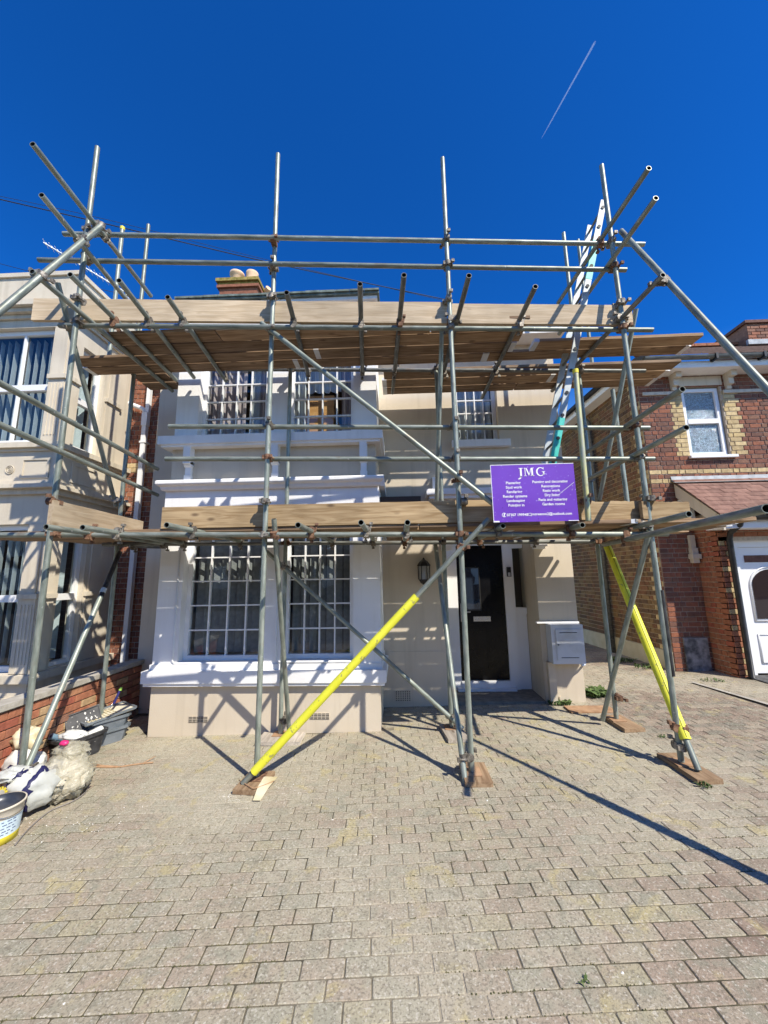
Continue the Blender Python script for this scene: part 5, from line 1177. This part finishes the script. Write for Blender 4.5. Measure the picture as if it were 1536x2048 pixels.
_tc = _N.new('ShaderNodeTexCoord'); _wv = _N.new('ShaderNodeTexWave'); _wv.inputs['Scale'].default_value = 1.9; _wv.inputs['Distortion'].default_value = 2.2; _wv.inputs['Detail'].default_value = 1.0; _L.new(_tc.outputs['Object'], _wv.inputs['Vector'])
_cr = _N.new('ShaderNodeValToRGB'); _cr.color_ramp.interpolation = 'CONSTANT'; _cr.color_ramp.elements[0].color = (0, 0, 0, 1); _cr.color_ramp.elements[1].color = (1, 1, 1, 1); _cr.color_ramp.elements[1].position = 0.90
_L.new(_wv.outputs['Fac'], _cr.inputs[0]); _mx = _N.new('ShaderNodeMixRGB'); _mx.inputs[2].default_value = (0.015, 0.015, 0.07, 1); _L.new(_cr.outputs[0], _mx.inputs[0]); _L.new(_src, _mx.inputs[1])
_L.new(_mx.outputs[0], _b.inputs['Base Color'])
blob('bag_body', (q.x + 0.0, q.y + 0.16, 0.12), (0.17, 0.16, 0.15), 'printbag', cb, amp=0.3, fr=4, seed=11, flat=0.15, rot=0.3, fold=0.05)
blob('bag_end', (q.x - 0.10, q.y + 0.10, 0.24), (0.11, 0.09, 0.05), 'printbag', cb, amp=0.4, fr=5, seed=14, fold=0.08)
b = MB(); c = Vector((q.x - 0.06, q.y + 0.0, 0.17))
for k in range(10):
    a = 2 * math.pi * k / 10; b.add([c + Vector((0.022 * math.cos(a), -0.012, 0.022 * math.sin(a))), c + Vector((0.042 * math.cos(a + 0.1), -0.010, 0.042 * math.sin(a + 0.1))), c + Vector((0.042 * math.cos(a + 0.5), -0.010, 0.042 * math.sin(a + 0.5))), c + Vector((0.022 * math.cos(a + 0.6), -0.012, 0.022 * math.sin(a + 0.6)))], [(0, 1, 2, 3)])
b.build('yellow_emblem', M['yellow'], cb)
y_ = gp(8, 1590)
blob('plastic_bag', (y_.x - 0.06, y_.y + 0.22, 0.29), (0.13, 0.10, 0.10), 'bagyel', None, 'yellowed plastic bag standing against the low brick wall at the left edge', 'bag', amp=0.35, fr=4, seed=21, fold=0.05)
blob('plastic_bag', (y_.x - 0.02, y_.y + 0.16, 0.10), (0.17, 0.13, 0.12), 'bagwhite', None, 'white crumpled plastic bag underneath the yellowed bag at the left edge', 'bag', amp=0.3, fr=4, seed=23, flat=0.2)
# paint bucket
bx_ = gp(-42, 1702); bc = Vector((bx_.x - 0.0, bx_.y + 0.10, 0.0))
bk = empty('paint_bucket', bc, 'open bucket with pale blue label and yellow base band at the left edge', 'bucket')
z = gz(bc.x)
MB().lathe((bc.x, bc.y, z), [(0.001, 0.002), (0.118, 0.002), (0.121, 0.05)], 32).build('base_band', M['yellow'], bk)
MB().lathe((bc.x, bc.y, z), [(0.121, 0.05), (0.130, 0.16)], 32).build('label', M['labelblue'], bk)
MB().lathe((bc.x, bc.y, z), [(0.130, 0.16), (0.136, 0.222), (0.143, 0.224), (0.143, 0.236), (0.134, 0.236)], 32).build('rim', M['ncream'], bk)
MB().lathe((bc.x, bc.y, z), [(0.133, 0.236), (0.128, 0.19), (0.001, 0.187)], 32).build('dark_inside', mat('dark_sludge', (0.03, 0.035, 0.045), (0.06, 0.065, 0.075), scale=10, rough=0.3), bk)
m = MB()
for i, zz_ in enumerate((0.145, 0.125, 0.105, 0.085, 0.068)):
    for k in range(6):
        a0 = -1.35 + k * 0.24 + (0.05 if i % 2 else 0); a1 = a0 + random.uniform(0.1, 0.2); rr = 0.1215 + (zz_ - 0.05) / 0.15 * 0.013 + 0.0012
        m.add([(bc.x + rr * math.cos(a0), bc.y + rr * math.sin(a0), z + zz_), (bc.x + rr * math.cos(a1), bc.y + rr * math.sin(a1), z + zz_), (bc.x + rr * math.cos(a1), bc.y + rr * math.sin(a1), z + zz_ + 0.004), (bc.x + rr * math.cos(a0), bc.y + rr * math.sin(a0), z + zz_ + 0.004)], [(0, 1, 2, 3)])
m.build('print_lines', M['navy'], bk)
m = MB(); m.pipe([(bc.x + 0.143 * math.cos(t), bc.y + 0.143 * math.sin(t), z + 0.225 - 0.05 * math.sin((t + 1.4) / 2.4 * math.pi)) for t in [-1.4 + 2.4 * i / 12 for i in range(13)]], 0.003, 6); m.build('handle', M['chrome'], bk)
# tubs
def tub(name, c, rot, L, Wd, H, m, label, th=0.012, flare=0.88):
    root = empty(name, c, label, 'tub'); b = MB(); R = Matrix.Translation(Vector(c)) @ Matrix.Rotation(rot, 4, 'Z')
    def ring(l, w_, z, ch=0.05):
        return [R @ Vector(p) for p in ((-l + ch, -w_, z), (l - ch, -w_, z), (l, -w_ + ch, z), (l, w_ - ch, z), (l - ch, w_, z), (-l + ch, w_, z), (-l, w_ - ch, z), (-l, -w_ + ch, z))]
    l, w_ = L / 2, Wd / 2
    rs_ = [ring(l * flare, w_ * flare, 0.004), ring(l, w_, H - 0.03), ring(l + 0.018, w_ + 0.018, H - 0.028), ring(l + 0.018, w_ + 0.018, H), ring(l - th, w_ - th, H), ring(l * flare - th, w_ * flare - th, 0.02)]
    vs = [v for r_ in rs_ for v in r_]; fs = []
    for i in range(5): fs += [(i * 8 + k, i * 8 + (k + 1) % 8, (i + 1) * 8 + (k + 1) % 8, (i + 1) * 8 + k) for k in range(8)]
    fs += [tuple(reversed(range(8))), tuple(40 + k for k in range(8))]
    b.add(vs, fs); b.build('tub_shell', M[m], root); return root, R
c1 = gp(172, 1522)
c1 = gp(152, 1512)
T1, R1_ = tub('mixing_tub', (c1.x, c1.y, gz(c1.x)), 1.25, 0.40, 0.32, 0.215, 'rubber', 'black rubber mixing tub with paint splashes beside the low brick wall')
W = Matrix.Translation(R1_ @ Vector((0.10, 0.08, 0.27))) @ Matrix.Rotation(math.radians(38), 4, 'Z') @ Matrix.Rotation(math.radians(66), 4, 'X') @ Matrix.Rotation(0.25, 4, 'Z')
b = MB(); b.box(-0.15, 0.15, -0.13, 0.13, -0.006, 0.006); b.box(-0.15, 0.15, -0.13, -0.12, 0.006, 0.02); b.box(-0.15, 0.15, 0.12, 0.13, 0.006, 0.02); b.box(0.14, 0.15, -0.12, 0.12, 0.006, 0.02); b.box(-0.15, -0.14, -0.12, 0.12, 0.006, 0.02)
lid = put(bpy.data.objects.new('black_tray', b.mesh('black_tray', [M['rubber']])), None, W); tag(lid, 'square black paint tray splashed white, propped upright in the black tub', 'tray')
b = MB()
for k in range(22):
    u, v, r_ = random.uniform(-0.11, 0.11), random.uniform(-0.10, 0.10), random.uniform(0.003, 0.010)
    b.add([(u - r_, v, 0.008), (u, v - r_ * 1.6, 0.008), (u + r_, v, 0.008), (u, v + r_ * 1.5, 0.008)], [(0, 1, 2, 3)]); b.add([(u - r_, v, -0.008), (u, v - r_ * 1.6, -0.008), (u + r_, v, -0.008), (u, v + r_ * 1.5, -0.008)], [(3, 2, 1, 0)])
put(bpy.data.objects.new('paint_splashes', b.mesh('paint_splashes', [M['crumb']])), lid, W)
b = MB(); p = R1_ @ Vector((-0.12, 0.05, 0.20)); b.cyl(p, p + Vector((-0.03, -0.10, 0.06)), 0.028, n=16); b.cyl(p + Vector((-0.03, -0.10, 0.06)), p + Vector((-0.031, -0.103, 0.062)), 0.012, n=12, mi=1)
tag(b.build('roller_sleeve', [M['bluehose'], M['bore']]), 'blue-grey roller sleeve resting in the near corner of the black tub', 'paint roller')
b = MB(); p = R1_ @ Vector((-0.02, -0.12, 0.19)); d = R1_.to_3x3() @ Vector((1, 0.1, 0.12)); b.cyl(p - d * 0.15, p + d * 0.18, 0.035, n=14)
tag(b.build('dust_sheet_roll', M['bagwhite']), 'white rolled dust sheet lying along the edge of the black tub', 'sheet')
c2 = gp(206, 1484)
T2, R2_ = tub('grey_tub', (c2.x, c2.y, gz(c2.x)), 1.0, 0.40, 0.30, 0.16, 'greytub', 'lower grey plastic tub of the two nested beside the bay wall')
T3, R3_ = tub('grey_tub', (c2.x, c2.y, gz(c2.x) + 0.115), 1.02, 0.40, 0.30, 0.16, 'greytub', 'upper grey plastic tub of the nested pair, carrying the ribbed roller tray')
W = R3_ @ Matrix.Translation((0, 0, 0.165)) @ Matrix.Rotation(-0.10, 4, 'Y')
b = MB(); b.box(-0.24, 0.24, -0.164, 0.164, 0.0, 0.012)
tr = put(bpy.data.objects.new('roller_tray', b.mesh('roller_tray', [M['tray']])), None, W); tag(tr, 'cream paint-caked ribbed roller tray on top of the grey tubs', 'tray')
for k in range(9):
    r_ = MB(); r_.box(-0.20 + k * 0.033, -0.186 + k * 0.033, -0.12, 0.12, 0.0125, 0.020); put(bpy.data.objects.new('rib', r_.mesh('rib', [M['bagyel']])), tr, W)
r_ = MB(); r_.box(-0.24, 0.24, -0.18, -0.165, 0.0125, 0.03); r_.box(-0.24, 0.24, 0.165, 0.18, 0.0125, 0.03); r_.box(-0.25, -0.235, -0.165, 0.165, 0.0125, 0.03); r_.box(0.235, 0.25, -0.165, 0.165, 0.0125, 0.03); put(bpy.data.objects.new('tray_rim', r_.mesh('tray_rim', [M['greytub']])), tr, W)
p = W @ Vector((0.06, -0.02, 0.05)); rl = empty('paint_roller', p, 'roller with dark grip and lime green tip standing up from the ribbed tray', 'paint roller')
MB().pipe([p + Vector((-0.26, -0.02, 0.0)), p + Vector((-0.10, -0.06, 0.0)), p + Vector((-0.02, -0.02, 0.0)), p + Vector((0.01, 0, 0.06))], 0.0035, 6).build('wire_arm', M['chrome'], rl)
MB().cyl(p + Vector((0.01, 0, 0.05)), p + Vector((0.055, 0.02, 0.19)), 0.014, 0.012, n=12).build('grip', M['navy'], rl)
MB().cyl(p + Vector((0.055, 0.02, 0.185)), p + Vector((0.065, 0.024, 0.215)), 0.017, 0.013, n=12).build('grip_tip', M['lime'], rl)
# loose cable loop, timber splinter
pts = [(-40, 1575, 0.26), (10, 1560, 0.27), (60, 1550, 0.24), (110, 1545, 0.16), (150, 1548, 0.10), (173, 1560, 0.04), (176, 1575, 0.012), (165, 1590, 0.01), (140, 1605, 0.01), (100, 1622, 0.01), (60, 1655, 0.01), (30, 1690, 0.01)]
P_ = [gp(x, y, h_) for x, y, h_ in pts]
def smooth(P, n=6):
    out = []
    for i in range(len(P) - 1):
        a, b, c, d = P[max(i - 1, 0)], P[i], P[i + 1], P[min(i + 2, len(P) - 1)]
        for k in range(n):
            t = k / n; out.append(0.5 * ((2 * b) + (c - a) * t + (2 * a - 5 * b + 4 * c - d) * t * t + (3 * b - a - 3 * c + d) * t ** 3))
    return out + [P[-1]]
tag(MB().pipe(smooth(P_), 0.0045, 6).build('loose_cable', M['cable']), 'grey cable looping off the sacks onto the paving at the left', 'cable')
P_ = [gp(x, y, 0.008) for x, y in ((172, 1531), (200, 1534), (235, 1534), (262, 1530), (285, 1527), (306, 1525))]
b = MB(); b.pipe(smooth(P_, 3), 0.007, 5); b.pipe([P_[0] + Vector((0.02, 0.03, 0)), P_[1] + Vector((0.02, 0.01, 0.003)), P_[2]], 0.010, 5); b.pipe([P_[4], P_[4] + Vector((0.06, 0.10, 0.02))], 0.004, 5)
tag(b.build('timber_splinter', M['splint']), 'long split piece of brown timber lying on the pavers right of the sacks', 'wood splinter')
P_ = [gp(478, 1560, 0.045), gp(498, 1572, 0.05), gp(512, 1576, 0.05), gp(548, 1562, 0.05)]
tag(MB().pipe(smooth(P_, 4), 0.004, 5).build('copper_wire', M['splint']), 'thin rusty wire lying over the sole board below the yellow brace', 'wire')
b = MB(); a0 = gp(513, 1601, 0.01); a1 = gp(528, 1560, 0.045)
b.add([a0 + Vector((-0.03, 0, 0)), a0 + Vector((0.03, 0, 0.0)), a0.lerp(a1, 0.5) + Vector((0.07, 0, 0.02)), a1 + Vector((0.10, 0.05, 0.0)), a1 + Vector((-0.02, 0.06, 0)), a0.lerp(a1, 0.5) + Vector((-0.02, 0, 0.025))], [(0, 1, 2, 5), (5, 2, 3, 4)], 0, True)
tag(b.build('plastic_scrap', M['bagyel']), 'thin yellowed polythene scrap draped over the sole board below the yellow brace', 'plastic')

# ================================================================== WEEDS, MOSS, CRUMBS
def tuft(b, c, r, n, h):
    for _ in range(n):
        a = random.uniform(0, 2 * math.pi); d = r * math.sqrt(random.random()); p = Vector((c[0] + d * math.cos(a), c[1] + d * math.sin(a) * 0.7, c[2]))
        az = random.uniform(0, 2 * math.pi); L = h * random.uniform(0.4, 1.1); wd = L * random.uniform(0.12, 0.3)
        dr = Vector((math.cos(az), math.sin(az), 0)); s = Vector((-dr.y, dr.x, 0)) * wd; up = Vector((0, 0, L))
        mid = p + dr * L * 0.4 + up * 0.75; tip = p + dr * L * random.uniform(0.7, 1.3) + up * random.uniform(0.5, 1.0)
        b.add([p - s * 0.3, p + s * 0.3, mid + s, mid - s, tip], [(0, 1, 2, 3), (3, 2, 4)], 0)
def weed(px, py, r, n, h, label):
    c = gp(px, py); b = MB(); tuft(b, (c.x, c.y, gz(c.x)), r, n, h); tag(b.build('weed_clump', M['leaf']), label, 'weeds', 'weeds growing along the paving edges')
weed(1190, 1392, 0.14, 260, 0.11, 'bushy green weeds at the right foot of the meter box pillar')
weed(1120, 1408, 0.14, 150, 0.06, 'low weeds along the left foot of the meter box pillar')
weed(1242, 1322, 0.25, 160, 0.06, 'weeds against the stock brick side wall in the passage')
weed(1300, 1335, 0.26, 100, 0.06, 'weeds under the drain pipe of the right-hand house')
weed(1425, 1362, 0.16, 60, 0.04, 'sparse weeds along the porch wall of the brick house')
weed(1410, 1574, 0.05, 26, 0.04, 'small weed tuft at the near end of the right-hand sole board')
weed(930, 1395, 0.10, 80, 0.05, 'dark little weeds at the left foot of the front door step')
weed(1325, 1475, 0.05, 22, 0.03, 'flat brownish weed rosette on the paving left of the yellow foam brace')
weed(285, 1425, 0.10, 60, 0.10, 'dry weeds in the shaded corner left of the bay')
weed(1175, 1970, 0.025, 14, 0.025, 'tiny green sprout between pavers in the right foreground')
mo = MB(); cr_ = MB()
def bit(b, x, y, r, h):
    z = gz(x); n = 5; o_ = random.uniform(0, 6)
    vs = [(x + r * random.uniform(0.5, 1.2) * math.cos(o_ + k * 1.2566), y + r * random.uniform(0.4, 1.1) * math.sin(o_ + k * 1.2566), z - 0.003) for k in range(n)] + [(x, y, z + h)]
    b.add(vs, [(k, (k + 1) % n, n) for k in range(n)])
for _ in range(34000):
    j = random.randint(-10, 45); v = 0.005 + j * PWD + random.gauss(0, 0.0026); u = random.uniform(-4, 6); x, y = pav_xy(u, v)
    if abs(x) > y + 0.2 or (y > 4.5 and x < 2.4) or noise.noise((x * 1.3, y * 1.3, 9)) < (-0.02 if x > 0 else 0.12): continue
    bit(mo, x, y, random.uniform(0.0015, 0.0065), random.uniform(0.002, 0.0055))
for (px, py, r, n) in ((180, 1600, 0.12, 130), (170, 1640, 0.16, 180), (105, 1670, 0.12, 160), (130, 1690, 0.14, 140), (320, 1690, 0.05, 20)):
    c = gp(px, py)
    for _ in range(n): bit(mo, c.x + random.gauss(0, r), c.y + random.gauss(0, r * 0.25), random.uniform(0.002, 0.007), random.uniform(0.001, 0.003))
tag(mo.build('joint_moss', M['mossg']), kind='stuff', label='moss and grit in the paving joints')
for _ in range(1500):
    y = 1.5 + 3.2 * random.random() ** 1.3; x = random.uniform(-1, 1) * (y + 0.1)
    if y > 4.4 and x < 2.4: continue
    if noise.noise((x * 0.8, y * 0.8, 4)) < -0.15: continue
    bit(cr_, x, y, random.uniform(0.0012, 0.0038), random.uniform(0.001, 0.003))
for (px, py, r, n) in ((455, 1590, 0.05, 60), (470, 1600, 0.04, 40), (150, 1640, 0.22, 160), (560, 1590, 0.25, 50), (540, 1575, 0.08, 60), (1370, 1380, 0.5, 50)):
    c = gp(px, py)
    for _ in range(n): bit(cr_, c.x + random.gauss(0, r), c.y + random.gauss(0, r * 0.5), random.uniform(0.002, 0.008), random.uniform(0.001, 0.004))
for (px, py) in ((975, 1601), (155, 1645), (180, 1712), (587, 1569), (820, 1620), (665, 1640), (752, 1673), (128, 2008), (1245, 1945)):
    c = gp(px, py); bit(cr_, c.x, c.y, 0.014, 0.005)
tag(cr_.build('plaster_crumbs', M['crumb']), kind='stuff', label='pale plaster crumbs scattered over the pavers')

# ================================================================== OVERHEAD
def wire(pts, r, label):
    tag(MB().pipe(smooth(pts, 6), r, 5).build('overhead_cable', M['wire']), label, 'cable', 'overhead cables')
wire([at(-60, 385, 5.2), at(200, 445, 5.7), at(540, 525, 6.6), at(895, 600, 7.6)], 0.009, 'upper overhead cable running down from the left to the roof, crossing behind the guard rails')
wire([at(-60, 380, 5.22), at(200, 436, 5.72), at(540, 521, 6.62), at(895, 603, 7.6)], 0.004, 'thinner overhead cable close above its twin, crossing behind the guard rails')
wire([at(-60, 512, 6.0), at(150, 566, 6.4), at(260, 593, 6.8), at(420, 640, 7.4)], 0.005, 'overhead cable passing low in front of the left house parapet')
wire([at(1200, 668, 9.0), at(1270, 684, 9.0), at(1330, 695, 9.0)], 0.008, 'short overhead cable reaching the roof of the right-hand brick house')
a, b = at(1083, 277, 4200), at(1190, 84, 4000)
W_ = MB(); W_.cyl(a, a.lerp(b, 0.15), 1.5, 7, n=8, caps=False); W_.cyl(a.lerp(b, 0.15), a.lerp(b, 1.0), 7, 14, n=8, caps=False)
tag(W_.build('contrail', M['contrail']), 'thin white vapour trail slanting across the blue sky at upper right', 'contrail')

# ================================================================== ACROSS THE STREET (shows in the window panes)
ot = empty('opposite_terrace', (0, -17, 0), 'terrace of brick houses across the street behind the camera', 'building')
m = MB(); m.box(-30, 30, -22, -17, -0.14, 5.6); m.build('wall', B_RED[3], ot)
m = MB(); m.add([(-30.3, -16.6, 5.5), (30.3, -16.6, 5.5), (30.3, -19.5, 8.0), (-30.3, -19.5, 8.0), (-30.3, -22.4, 5.5), (30.3, -22.4, 5.5)], [(0, 1, 2, 3), (3, 2, 5, 4), (0, 3, 4), (1, 5, 2)]); m.build('roof', M['tile'], ot)
wm = None
for i in range(16):
    for z0 in (1.0, 3.5):
        x = -28 + i * 3.7
        MB().box(x, x + 1.5, -17.0, -16.93, z0, z0 + 1.5).build('window', M['upvc'], ot)
m = MB(); m.add([(-400, -14, -0.135), (400, -14, -0.135), (400, -6, -0.135), (-400, -6, -0.135)], [(0, 1, 2, 3)]); tag(m.build('road', M['asphalt']), kind='structure')
